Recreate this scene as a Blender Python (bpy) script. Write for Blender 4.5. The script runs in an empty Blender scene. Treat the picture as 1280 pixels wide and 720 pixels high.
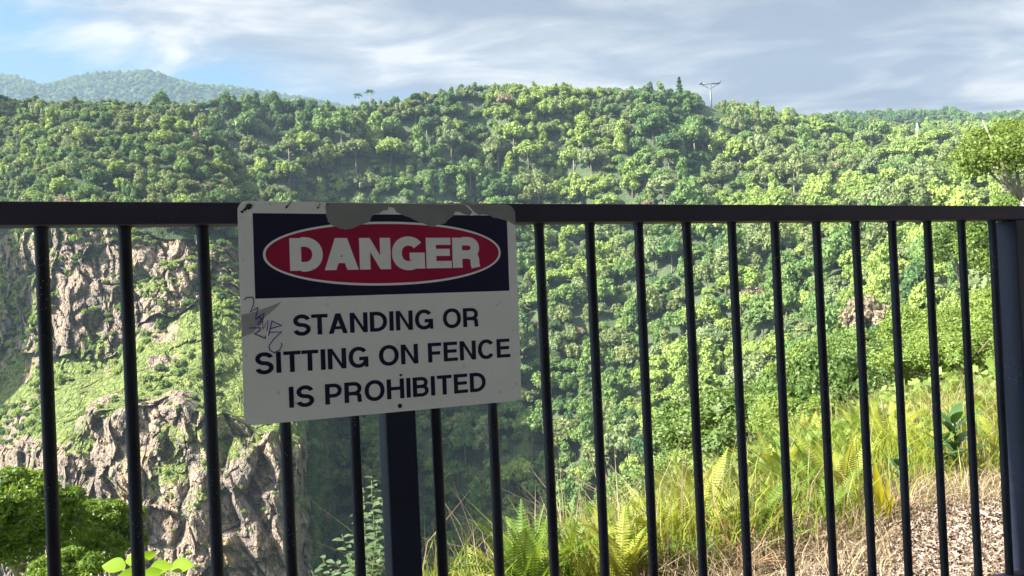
import bpy, math, random
import numpy as np
from mathutils import Vector, Matrix, noise
random.seed(5); rng = np.random.default_rng(5)
R = math.radians; PI = math.pi
scene = bpy.context.scene
col = scene.collection

# ------------------------------------------------------------------ camera
ROLL = R(2.6); PITCH = math.atan(7/1000.0)
c_r = Vector((math.cos(ROLL), 0, -math.sin(ROLL)))
c_u0 = Vector((math.sin(ROLL), 0, math.cos(ROLL)))
c_f = Vector((0, math.cos(PITCH), math.sin(PITCH)))
c_u = Vector((math.sin(ROLL), -math.cos(ROLL)*math.sin(PITCH), math.cos(ROLL)*math.cos(PITCH)))
cam = bpy.data.cameras.new('camera'); camo = bpy.data.objects.new('camera', cam); col.objects.link(camo)
cam.sensor_width = 36; cam.lens = 36*1000/1280.0
cam.clip_start = 0.05; cam.clip_end = 20000
m = Matrix.Identity(4)
for i in range(3):
    m[i][0] = c_r[i]; m[i][1] = c_u[i]; m[i][2] = -c_f[i]
camo.matrix_world = m
scene.camera = camo

def at(px, py, Y):
    q = c_r*((px-640)/1000.0) - c_u*((py-360)/1000.0) + c_f
    return q*(Y/q.y)
def project(p):
    d = c_f.dot(p)
    if d <= 0: return (-9999, -9999)
    return (640+1000*c_r.dot(p)/d, 360-1000*c_u.dot(p)/d)

# fence frame: s along the fence, h up, d beyond its front face
FA = Vector((.9143, .4050, 0)); FN = Vector((-.4050, .9143, 0))
def F(s, h, d): return FA*s + FN*(1.68+d) + Vector((0, 0, h))

# ------------------------------------------------------------------ objects
def tag(o, label=None, cat=None, group=None, kind=None):
    if label: o['label'] = label
    if cat: o['category'] = cat
    if group: o['group'] = group
    if kind: o['kind'] = kind
    return o
def empty(name, loc=(0, 0, 0), rz=0):
    o = bpy.data.objects.new(name, None); col.objects.link(o)
    o.location = loc; o.rotation_euler = (0, 0, rz); o.empty_display_size = .1
    return o
def mesh_np(name, V, faces, mats, midx=None, smooth=False):
    """V (n,3); faces: array (m,k) or list of arrays of different k"""
    me = bpy.data.meshes.new(name)
    fl = faces if isinstance(faces, list) else [faces]
    fl = [np.asarray(f, dtype=np.int32) for f in fl if len(f)]
    V = np.asarray(V, dtype=np.float32)
    me.vertices.add(len(V)); me.vertices.foreach_set('co', V.ravel())
    loops = np.concatenate([f.ravel() for f in fl])
    tot = np.concatenate([np.full(len(f), f.shape[1], dtype=np.int32) for f in fl])
    st = np.concatenate([[0], np.cumsum(tot)[:-1]]).astype(np.int32)
    me.loops.add(len(loops)); me.loops.foreach_set('vertex_index', loops)
    me.polygons.add(len(tot)); me.polygons.foreach_set('loop_start', st)
    try: me.polygons.foreach_set('loop_total', tot)
    except Exception: pass
    for mm in (mats if isinstance(mats, (list, tuple)) else [mats]): me.materials.append(mm)
    if midx is not None: me.polygons.foreach_set('material_index', np.asarray(midx, dtype=np.int32))
    me.polygons.foreach_set('use_smooth', np.full(len(tot), smooth))
    me.update(calc_edges=True)
    return me
def link(name, me, parent=None):
    o = bpy.data.objects.new(name, me); col.objects.link(o)
    if parent: o.parent = parent
    return o

class MB:
    def __init__(s): s.v = []; s.f = []; s.sm = []
    def quad_box(s, P):      # 8 corners: 4 bottom, 4 top
        b = len(s.v); s.v += [tuple(p) for p in P]
        for f in ((3,2,1,0),(4,5,6,7),(0,1,5,4),(1,2,6,5),(2,3,7,6),(3,0,4,7)): s.f.append([b+i for i in f]); s.sm.append(False)
    def fbox(s, s0, s1, h0, h1, d0, d1):
        s.quad_box([F(s0,h0,d0),F(s1,h0,d0),F(s1,h0,d1),F(s0,h0,d1),F(s0,h1,d0),F(s1,h1,d0),F(s1,h1,d1),F(s0,h1,d1)])
    def tube(s, pts, rad, n=8, cap=True):
        pts = [Vector(p) for p in pts]; b = len(s.v)
        for i, p in enumerate(pts):
            t = (pts[min(i+1, len(pts)-1)]-pts[max(i-1, 0)]).normalized()
            ref = Vector((0, 0, 1)) if abs(t.z) < .9 else Vector((1, 0, 0))
            e1 = t.cross(ref).normalized(); e2 = t.cross(e1)
            r = rad[i] if isinstance(rad, (list, tuple)) else rad
            for k in range(n):
                a = 2*PI*k/n; s.v.append(tuple(p+e1*(r*math.cos(a))+e2*(r*math.sin(a))))
        for i in range(len(pts)-1):
            for k in range(n):
                k2 = (k+1) % n
                s.f.append([b+i*n+k, b+i*n+k2, b+(i+1)*n+k2, b+(i+1)*n+k]); s.sm.append(True)
        if cap:
            s.f.append([b+k for k in range(n)][::-1]); s.sm.append(False)
            s.f.append([b+(len(pts)-1)*n+k for k in range(n)]); s.sm.append(False)
    def poly(s, P):
        b = len(s.v); s.v += [tuple(p) for p in P]; s.f.append(list(range(b, b+len(P)))); s.sm.append(False)
    def build(s, name, mt, parent=None, bevel=0):
        me = bpy.data.meshes.new(name); me.from_pydata(s.v, [], s.f); me.materials.append(mt)
        me.polygons.foreach_set('use_smooth', s.sm); me.update()
        o = link(name, me, parent)
        if bevel:
            bv = o.modifiers.new('bevel', 'BEVEL'); bv.width = bevel; bv.segments = 2; bv.limit_method = 'ANGLE'; bv.angle_limit = R(50)
        return o

# ------------------------------------------------------------------ materials
def newmat(name):
    mt = bpy.data.materials.new(name); mt.use_nodes = True
    nt = mt.node_tree; nt.nodes.clear()
    out = nt.nodes.new('ShaderNodeOutputMaterial')
    return mt, nt, out
def N(nt, t, **kw):
    n = nt.nodes.new(t)
    for k, v in kw.items(): setattr(n, k, v)
    return n
def ramp(nt, fac, stops, interp='LINEAR'):
    r = nt.nodes.new('ShaderNodeValToRGB'); r.color_ramp.interpolation = interp
    while len(r.color_ramp.elements) < len(stops): r.color_ramp.elements.new(.5)
    for e, (p, c) in zip(r.color_ramp.elements, stops):
        e.position = p; e.color = (*c, 1) if len(c) == 3 else c
    nt.links.new(fac, r.inputs[0]); return r
def noise_n(nt, scale, detail=4, vec=None, rough=.55):
    n = nt.nodes.new('ShaderNodeTexNoise'); n.inputs['Scale'].default_value = scale
    n.inputs['Detail'].default_value = detail; n.inputs['Roughness'].default_value = rough
    if vec is not None: nt.links.new(vec, n.inputs['Vector'])
    return n
def mapr(nt, v, a, b, c=0, d=1):
    n = nt.nodes.new('ShaderNodeMapRange'); nt.links.new(v, n.inputs[0])
    n.inputs[1].default_value = a; n.inputs[2].default_value = b; n.inputs[3].default_value = c; n.inputs[4].default_value = d
    return n.outputs[0]
def mixc(nt, f, a, b):
    n = nt.nodes.new('ShaderNodeMix'); n.data_type = 'RGBA'
    for v, k in ((f, 0), (a, 6), (b, 7)):
        if isinstance(v, (int, float)): n.inputs[k].default_value = v
        elif isinstance(v, tuple): n.inputs[k].default_value = (*v, 1)
        else: nt.links.new(v, n.inputs[k])
    return n.outputs[2]
def math_n(nt, op, a, b=None):
    n = nt.nodes.new('ShaderNodeMath'); n.operation = op
    for i, v in enumerate((a, b)):
        if v is None: continue
        if isinstance(v, (int, float)): n.inputs[i].default_value = v
        else: nt.links.new(v, n.inputs[i])
    return n.outputs[0]

def foliage(name, c0, c1, c2, trans=.3, rough=.55, spec=.25, clump=.35, objvar=.35, tint=None):
    """leaf colours c0..c2 picked per leaf, shifted per plant and per clump"""
    mt, nt, out = newmat(name)
    geo = N(nt, 'ShaderNodeNewGeometry'); oi = N(nt, 'ShaderNodeObjectInfo'); tc = N(nt, 'ShaderNodeTexCoord')
    nz = noise_n(nt, clump, 2, tc.outputs['Object'])
    a = math_n(nt, 'MULTIPLY', geo.outputs['Random Per Island'], .45)
    b = math_n(nt, 'MULTIPLY', mapr(nt, nz.outputs[0], .3, .7), .35)
    c = math_n(nt, 'MULTIPLY', oi.outputs['Random'], objvar)
    f = math_n(nt, 'ADD', math_n(nt, 'ADD', a, b), c)
    rp = ramp(nt, f, [(.1, c0), (.5, c1), (1, c2)])
    p = N(nt, 'ShaderNodeBsdfPrincipled'); p.inputs['Roughness'].default_value = rough
    p.inputs['Specular IOR Level'].default_value = spec
    nt.links.new(rp.outputs[0], p.inputs['Base Color'])
    if trans > 0:
        t = N(nt, 'ShaderNodeBsdfTranslucent')
        tcn = mixc(nt, .55, rp.outputs[0], (min(1, c2[0]*1.5), min(1, c2[1]*1.4), c2[2]*.6))
        nt.links.new(tcn, t.inputs[0])
        mx = N(nt, 'ShaderNodeMixShader'); mx.inputs[0].default_value = trans
        nt.links.new(p.outputs[0], mx.inputs[1]); nt.links.new(t.outputs[0], mx.inputs[2]); nt.links.new(mx.outputs[0], out.inputs[0])
    else: nt.links.new(p.outputs[0], out.inputs[0])
    return mt

def plain(name, c, rough=.6, spec=.5, metal=0, var=0, vscale=20, bump=0):
    mt, nt, out = newmat(name); p = N(nt, 'ShaderNodeBsdfPrincipled')
    p.inputs['Base Color'].default_value = (*c, 1); p.inputs['Roughness'].default_value = rough
    p.inputs['Metallic'].default_value = metal; p.inputs['Specular IOR Level'].default_value = spec
    tc = N(nt, 'ShaderNodeTexCoord')
    if var:
        nz = noise_n(nt, vscale, 6, tc.outputs['Object'])
        nt.links.new(mixc(nt, mapr(nt, nz.outputs[0], .3, .7), tuple(x*(1-var) for x in c), tuple(min(1, x*(1+var)) for x in c)), p.inputs['Base Color'])
    if bump:
        nb = noise_n(nt, vscale*2, 6, tc.outputs['Object']); bm = N(nt, 'ShaderNodeBump'); bm.inputs[0].default_value = bump
        nt.links.new(nb.outputs[0], bm.inputs['Height']); nt.links.new(bm.outputs[0], p.inputs['Normal'])
    nt.links.new(p.outputs[0], out.inputs[0]); return mt

def paint_mat(name, c, speck=.5, rough=.38):
    """dark powder coat with dust specks and scuffs"""
    mt, nt, out = newmat(name); p = N(nt, 'ShaderNodeBsdfPrincipled'); tc = N(nt, 'ShaderNodeTexCoord')
    vo = N(nt, 'ShaderNodeTexVoronoi'); vo.inputs['Scale'].default_value = 140; nt.links.new(tc.outputs['Object'], vo.inputs['Vector'])
    big = noise_n(nt, 9, 4, tc.outputs['Object'])
    rad = mapr(nt, big.outputs[0], .45, .75, .02, .23)
    dot = math_n(nt, 'LESS_THAN', vo.outputs['Distance'], rad)
    dot = math_n(nt, 'MULTIPLY', dot, speck)
    cl = noise_n(nt, 4, 5, tc.outputs['Object'])
    base = mixc(nt, mapr(nt, cl.outputs[0], .35, .7), c, tuple(x*1.7+.004 for x in c))
    nt.links.new(mixc(nt, dot, base, (.35, .36, .36)), p.inputs['Base Color'])
    nt.links.new(mapr(nt, cl.outputs[0], .3, .7, rough, rough+.2), p.inputs['Roughness'])
    p.inputs['Specular IOR Level'].default_value = .3
    nt.links.new(p.outputs[0], out.inputs[0]); return mt

M = {}
M['rail'] = paint_mat('rail_paint', (.026, .021, .036), .12, .5)
M['bar'] = paint_mat('bar_paint', (.004, .006, .013), .6, .38)
M['post'] = paint_mat('post_paint', (.005, .008, .020), .25, .45)
M['bark'] = plain('pale_bark', (.21, .185, .15), .8, .2, 0, .4, 3)
M['bark_dark'] = plain('dark_bark', (.11, .085, .06), .85, .2, 0, .4, 3)
M['twig'] = plain('dry_twig', (.20, .11, .06), .8, .2, 0, .4, 8)
M['stem'] = plain('green_stem', (.13, .15, .05), .6, .3, 0, .3, 8)
M['steel'] = plain('galvanised_steel', (.10, .11, .12), .5, .5, .3, .15, 2)

# ------------------------------------------------------------------ world: sky with broken cloud
S_EL = R(38); S_AZ = Vector((-.93, -.37, 0)).normalized()
SUN = Vector((S_AZ.x*math.cos(S_EL), S_AZ.y*math.cos(S_EL), math.sin(S_EL)))
world = bpy.data.worlds.new("World"); scene.world = world; world.use_nodes = True
nt = world.node_tree; bg = nt.nodes['Background']
sky = N(nt, 'ShaderNodeTexSky'); sky.sky_type = 'NISHITA'; sky.sun_disc = False
sky.sun_elevation = S_EL; sky.sun_rotation = math.atan2(S_AZ.x, S_AZ.y) % (2*PI)
sky.altitude = 300; sky.air_density = 1.1; sky.dust_density = .6; sky.ozone_density = 1.5
tc = N(nt, 'ShaderNodeTexCoord'); sep = N(nt, 'ShaderNodeSeparateXYZ'); nt.links.new(tc.outputs['Generated'], sep.inputs[0])
X, Y, Z = sep.outputs
hz = math_n(nt, 'ADD', math_n(nt, 'MAXIMUM', Z, 0), .10)
cx = math_n(nt, 'DIVIDE', X, hz); cy = math_n(nt, 'DIVIDE', Y, hz)
comb = N(nt, 'ShaderNodeCombineXYZ')
nt.links.new(math_n(nt, 'MULTIPLY', cx, .62), comb.inputs[0]); nt.links.new(math_n(nt, 'MULTIPLY', cy, 1.0), comb.inputs[1])
big = noise_n(nt, 1.0, 3, comb.outputs[0], .5)
fine = noise_n(nt, 2.8, 8, comb.outputs[0], .58); fine.inputs['Distortion'].default_value = .5
lum = math_n(nt, 'ADD', math_n(nt, 'MULTIPLY', big.outputs[0], .42), math_n(nt, 'MULTIPLY', fine.outputs[0], .58))
# cloud base is whiter towards the sun's side, greyer to the right
side = mapr(nt, X, -.6, .10, .085, -.015)
lum2 = math_n(nt, 'ADD', lum, side)
CL = .55
ccol = ramp(nt, lum2, [(.43, (.68, .76, .92)), (.475, (.90, .97, 1.09)), (.52, (1.24, 1.28, 1.32)), (.58, (1.95, 1.88, 1.80))])
thr = mapr(nt, X, -.62, .36, .35, .01)
edge = math_n(nt, 'ADD', math_n(nt, 'SUBTRACT', Z, thr), math_n(nt, 'MULTIPLY', math_n(nt, 'SUBTRACT', fine.outputs[0], .5), .30))
mask = mapr(nt, edge, -.02, .05)
blue = mixc(nt, .06, (.34, .84, 1.30), sky.outputs[0])
tot = mixc(nt, mask, blue, ccol.outputs[0])
# unseen sky overhead and towards the sun, boosted to lift shade and sign
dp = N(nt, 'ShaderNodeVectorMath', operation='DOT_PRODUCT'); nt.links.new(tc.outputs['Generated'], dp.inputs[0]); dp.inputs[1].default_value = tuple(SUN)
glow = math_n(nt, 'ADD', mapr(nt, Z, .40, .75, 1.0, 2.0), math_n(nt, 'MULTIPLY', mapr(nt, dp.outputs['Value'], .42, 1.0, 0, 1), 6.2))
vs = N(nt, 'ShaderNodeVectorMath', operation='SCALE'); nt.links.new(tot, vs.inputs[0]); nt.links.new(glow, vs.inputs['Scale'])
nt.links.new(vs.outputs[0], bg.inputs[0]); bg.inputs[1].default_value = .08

sun = bpy.data.lights.new('sun', 'SUN'); sun.energy = 5.0; sun.angle = R(.5); sun.color = (1, .93, .80)
so = bpy.data.objects.new('sun', sun); col.objects.link(so)
so.rotation_euler = SUN.to_track_quat('Z', 'Y').to_euler(); so.location = (-20, -10, 40)

scene.view_settings.view_transform = 'Standard'; scene.view_settings.look = 'None'
scene.view_settings.gamma = 1; scene.view_settings.exposure = 2.3
scene.cycles.use_denoising = True
scene.cycles.max_bounces = 5; scene.cycles.diffuse_bounces = 3; scene.cycles.glossy_bounces = 2
scene.cycles.transmission_bounces = 3; scene.cycles.volume_bounces = 0
scene.cycles.sample_clamp_indirect = 4

# ------------------------------------------------------------------ plant generators (numpy)
def rand_dirs(n, up=0.0):
    d = rng.normal(size=(n, 3)); d[:, 2] += up
    return d/np.linalg.norm(d, axis=1)[:, None]
def leaf_quads(P, Nn, size, aspect=1.0, jitter=.7):
    """rhombic leaf faces centred at P, facing roughly Nn"""
    n = len(P); nn = Nn+rng.normal(size=(n, 3))*jitter; nn /= np.linalg.norm(nn, axis=1)[:, None]
    r = rng.normal(size=(n, 3)); t = np.cross(nn, r); t /= np.linalg.norm(t, axis=1)[:, None]; b = np.cross(nn, t)
    sz = (np.asarray(size)*(.6+.8*rng.random(n)))[:, None]
    V = np.stack([P-t*sz, P-b*sz*.55*aspect, P+t*sz, P+b*sz*.55*aspect], 1).reshape(-1, 3)
    return V, np.arange(4*n).reshape(-1, 4)
def ico(sub=2):
    import bmesh
    bm = bmesh.new(); bmesh.ops.create_icosphere(bm, subdivisions=sub, radius=1)
    v = np.array([x.co[:] for x in bm.verts]); f = np.array([[a.index for a in x.verts] for x in bm.faces]); bm.free()
    return v, f
ICO = ico(2); ICO1 = ico(1)
def crown(nl, rxy, rz, nleaf, lsize, lobe=(.30, .5), top_flat=.0, core=.80, jit=.55):
    """crown of radius about 1: lobes of leaves round dark cores"""
    C = []; Rr = []
    for i in range(nl):
        for _ in range(30):
            d = rng.normal(size=3); d /= np.linalg.norm(d)
            rr = (.25+.75*rng.random()**.5)*.72
            c = np.array([d[0]*rr*rxy, d[1]*rr*rxy, (abs(d[2])*.9-.25)*rr*rz*(1-top_flat)])
            if all(np.linalg.norm(c-o) > .22 for o in C): break
        C.append(c); Rr.append(rng.uniform(*lobe))
    C = np.array(C); Rr = np.array(Rr)
    Vs = []; Fs = []; off = 0
    for c, r in zip(C, Rr):
        v = ICO1[0].copy(); v *= (1+.22*rng.normal(size=len(v)))[:, None]
        v = v*r*core*np.array([1, 1, .85])+c
        Vs.append(v); Fs.append(ICO1[1]+off); off += len(v)
    w = Rr**2/np.sum(Rr**2); idx = rng.choice(nl, nleaf, p=w)
    d = rand_dirs(nleaf, .35)
    rad = Rr[idx]*(.82+.24*rng.random(nleaf))
    # bumpy surface of each lobe
    bump = 1+.13*np.sin(d[:, 0]*7+idx)*np.sin(d[:, 1]*6+idx*2)+.1*np.sin(d[:, 2]*9+idx)
    P = C[idx]+d*np.array([1, 1, .88])*(rad*bump)[:, None]
    V, Fq = leaf_quads(P, d, lsize, 1.2, jit)
    return np.concatenate(Vs), np.concatenate(Fs), V, Fq
def crown_mesh(name, mt, **kw):
    Vc, Fc, Vl, Fl = crown(**kw)
    return mesh_np(name, np.concatenate([Vc, Vl]), [Fc, Fl+len(Vc)], mt)
def trunk_mesh(name, mt, h=1.6, r=.045, limbs=3, spread=.5, top=.1):
    b = MB()
    p = [(0, 0, -h), (random.uniform(-.05, .05), random.uniform(-.05, .05), -h*.5), (0, 0, top-.25)]
    b.tube(p, [r*1.3, r, r*.7], 7)
    for i in range(limbs):
        a = 2*PI*i/limbs+random.random()
        b.tube([(0, 0, top-.35), (spread*.5*math.cos(a), spread*.5*math.sin(a), top-.05), (spread*math.cos(a), spread*math.sin(a), top+.2)], [r*.6, r*.45, r*.2], 5)
    me = bpy.data.meshes.new(name); me.from_pydata(b.v, [], b.f); me.materials.append(mt); me.polygons.foreach_set('use_smooth', b.sm); me.update()
    return me

KINDS = {
 'dark green':   ((.014, .036, .012), (.026, .058, .016), (.046, .086, .022)),
 'mid green':    ((.026, .056, .014), (.046, .088, .020), (.076, .122, .028)),
 'olive green':  ((.034, .052, .016), (.058, .084, .024), (.092, .118, .034)),
 'yellow green': ((.050, .086, .016), (.080, .128, .024), (.125, .175, .034)),
 'pale grey green': ((.040, .064, .022), (.066, .098, .032), (.10, .138, .045)),
 'russet brown': ((.060, .060, .030), (.088, .082, .042), (.12, .11, .060)),
}
KN = list(KINDS)
HM = {k: foliage('leaves_'+k.replace(' ', '_'), *[(c[0]*2.2, c[1]*2.0, c[2]*2.6) for c in v], trans=.22, rough=.6, spec=.15) for k, v in KINDS.items()}
SHAPES = {
 'broad':  dict(nl=20, rxy=1.0, rz=.8, nleaf=2100, lsize=.068, lobe=(.15, .32), jit=.7),
 'domed':  dict(nl=14, rxy=.85, rz=1.0, nleaf=1900, lsize=.066, lobe=(.20, .38), jit=.7),
 'lumpy':  dict(nl=24, rxy=1.0, rz=1.1, nleaf=2100, lsize=.064, lobe=(.12, .27), jit=.75),
 'narrow': dict(nl=18, rxy=.5, rz=2.1, nleaf=1900, lsize=.066, lobe=(.16, .30), jit=.75),
 'flat':   dict(nl=16, rxy=1.2, rz=.5, nleaf=1500, lsize=.066, lobe=(.13, .28), core=.6, jit=.8),
 'open':   dict(nl=13, rxy=1.1, rz=1.0, nleaf=1000, lsize=.070, lobe=(.12, .28), core=.35, jit=.9),
}
SN = list(SHAPES)
TREE = {}; TRUNK = [trunk_mesh('trunk', M['bark'], 1.7, .035), trunk_mesh('trunk', M['bark_dark'], 1.7, .05)]
for sn, kw in SHAPES.items():
    Vc, Fc, Vl, Fl = crown(**kw)
    for k in KN:
        TREE[(sn, k)] = mesh_np('crown', np.concatenate([Vc, Vl]), [Fc, Fl+len(Vc)], HM[k])

# ------------------------------------------------------------------ terrain
def terrain_mat():
    mt, nt, out = newmat('hillside_ground'); p = N(nt, 'ShaderNodeBsdfPrincipled'); p.inputs['Roughness'].default_value = .9
    tc = N(nt, 'ShaderNodeTexCoord'); a = noise_n(nt, .05, 5, tc.outputs['Object']); b = noise_n(nt, .6, 6, tc.outputs['Object'])
    c = mixc(nt, mapr(nt, a.outputs[0], .4, .6), (.020, .045, .016), (.04, .07, .022))
    c = mixc(nt, mapr(nt, b.outputs[0], .45, .7), c, (.06, .07, .035))
    nt.links.new(c, p.inputs['Base Color'])
    bm = N(nt, 'ShaderNodeBump'); bm.inputs[0].default_value = 1; bm.inputs['Distance'].default_value = 1.5
    nt.links.new(b.outputs[0], bm.inputs['Height']); nt.links.new(bm.outputs[0], p.inputs['Normal'])
    nt.links.new(p.outputs[0], out.inputs[0]); return mt
def cliff_mat():
    mt, nt, out = newmat('weathered_rock'); p = N(nt, 'ShaderNodeBsdfPrincipled'); p.inputs['Roughness'].default_value = .85
    p.inputs['Specular IOR Level'].default_value = .2
    tc = N(nt, 'ShaderNodeTexCoord'); mp = N(nt, 'ShaderNodeMapping'); mp.inputs['Scale'].default_value = (1, 1, .35)
    nt.links.new(tc.outputs['Object'], mp.inputs[0])
    a = noise_n(nt, .045, 5, mp.outputs[0]); b = noise_n(nt, .35, 8, mp.outputs[0], .65); d = noise_n(nt, 1.6, 6, mp.outputs[0], .7)
    rock = ramp(nt, a.outputs[0], [(.33, (.24, .185, .15)), (.46, (.36, .275, .205)), (.56, (.45, .335, .235)), (.68, (.50, .395, .265))]).outputs[0]
    rock = mixc(nt, mapr(nt, b.outputs[0], .38, .62), tuple((.15, .13, .12)), rock)
    ml = N(nt, 'ShaderNodeMix'); ml.data_type = 'RGBA'; ml.blend_type = 'MULTIPLY'; ml.inputs[0].default_value = .6
    nt.links.new(rock, ml.inputs[6]); nt.links.new(ramp(nt, d.outputs[0], [(.35, (.45, .45, .47)), (.6, (1.1, 1.1, 1.1))]).outputs[0], ml.inputs[7]); rock = ml.outputs[2]
    mpc = N(nt, 'ShaderNodeMapping'); mpc.inputs['Scale'].default_value = (1, 1, .42); mpc.inputs['Rotation'].default_value = (0, R(14), 0)
    wv = noise_n(nt, .5, 3, tc.outputs['Object']); wa = N(nt, 'ShaderNodeVectorMath', operation='MULTIPLY_ADD'); wa.inputs[1].default_value = (1.6, 1.6, 1.6)
    nt.links.new(wv.outputs['Color'], wa.inputs[0]); nt.links.new(tc.outputs['Object'], wa.inputs[2]); nt.links.new(wa.outputs[0], mpc.inputs[0])
    crk = []
    for sc_ in (.30, .85):
        vc = N(nt, 'ShaderNodeTexVoronoi'); vc.feature = 'DISTANCE_TO_EDGE'; vc.inputs['Scale'].default_value = sc_; nt.links.new(mpc.outputs[0], vc.inputs['Vector'])
        crk.append(mapr(nt, vc.outputs['Distance'], 0, .09))
    crack = math_n(nt, 'MULTIPLY', crk[0], math_n(nt, 'ADD', .45, math_n(nt, 'MULTIPLY', crk[1], .55)))
    rock = mixc(nt, mapr(nt, crack, 0, 1, .45, 0), rock, (.10, .085, .075))
    # ochre streaks
    mp2 = N(nt, 'ShaderNodeMapping'); mp2.inputs['Scale'].default_value = (1, 1, .08); nt.links.new(tc.outputs['Object'], mp2.inputs[0])
    st = noise_n(nt, .16, 5, mp2.outputs[0], .6)
    rock = mixc(nt, mapr(nt, st.outputs[0], .56, .68, 0, .6), rock, (.40, .27, .12))
    # grass where the slope lets it grow
    geo = N(nt, 'ShaderNodeNewGeometry'); sp = N(nt, 'ShaderNodeSeparateXYZ'); nt.links.new(geo.outputs['Normal'], sp.inputs[0])
    g1 = noise_n(nt, .10, 6, tc.outputs['Object'], .6)
    av = N(nt, 'ShaderNodeAttribute'); av.attribute_name = 'veg'; af = N(nt, 'ShaderNodeAttribute'); af.attribute_name = 'floor'
    up = math_n(nt, 'ADD', av.outputs['Fac'], math_n(nt, 'MULTIPLY', math_n(nt, 'SUBTRACT', g1.outputs[0], .5), .9))
    up = math_n(nt, 'ADD', up, math_n(nt, 'MULTIPLY', math_n(nt, 'SUBTRACT', sp.outputs[2], .5), .45))
    gm = mapr(nt, up, .42, .56)
    g2 = noise_n(nt, .8, 8, tc.outputs['Object'], .7)
    grass = ramp(nt, g2.outputs[0], [(.36, (.035, .06, .02)), (.47, (.10, .14, .035)), (.56, (.16, .20, .05)), (.68, (.25, .27, .09))]).outputs[0]
    grass = mixc(nt, af.outputs['Fac'], grass, (.03, .055, .02))
    nt.links.new(mixc(nt, gm, rock, grass), p.inputs['Base Color'])
    bm = N(nt, 'ShaderNodeBump'); bm.inputs[0].default_value = .9; bm.inputs['Distance'].default_value = 1.6
    hsum = math_n(nt, 'ADD', math_n(nt, 'ADD', math_n(nt, 'MULTIPLY', b.outputs[0], .8), math_n(nt, 'MULTIPLY', crack, .7)), math_n(nt, 'MULTIPLY', d.outputs[0], .45))
    nt.links.new(hsum, bm.inputs['Height']); nt.links.new(bm.outputs[0], p.inputs['Normal'])
    nt.links.new(p.outputs[0], out.inputs[0]); return mt
M['terrain'] = terrain_mat(); M['cliff'] = cliff_mat()

def loft(cols, ncol, nrow, smooth_u=True, rows=None):
    """cols: list of (px, [world points]); returns grid (ncol,nrow,3)"""
    pxs = np.array([c[0] for c in cols], float); P = np.array([[tuple(p) for p in c[1]] for c in cols])
    k = P.shape[1]
    tt = np.linspace(0, k-1, nrow) if rows is None else np.asarray(rows)
    j = np.minimum(tt.astype(int), k-2); f = (tt-j)[None, :, None]
    prof = P[:, j]*(1-f)+P[:, j+1]*f
    u = np.linspace(pxs[0], pxs[-1], ncol)
    i = np.clip(np.searchsorted(pxs, u, side='right')-1, 0, len(pxs)-2)
    w = (u-pxs[i])/(pxs[i+1]-pxs[i])
    if smooth_u: w = w*w*(3-2*w)*.6+w*.4
    w = w[:, None, None]
    return prof[i]*(1-w)+prof[i+1]*w
def grid_mesh(name, G, mt, smooth=True):
    a, b = G.shape[:2]; idx = np.arange(a*b).reshape(a, b)
    f = np.stack([idx[:-1, :-1], idx[:-1, 1:], idx[1:, 1:], idx[1:, :-1]], -1).reshape(-1, 4)
    return mesh_np(name, G.reshape(-1, 3), f, mt, smooth=smooth)

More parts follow.
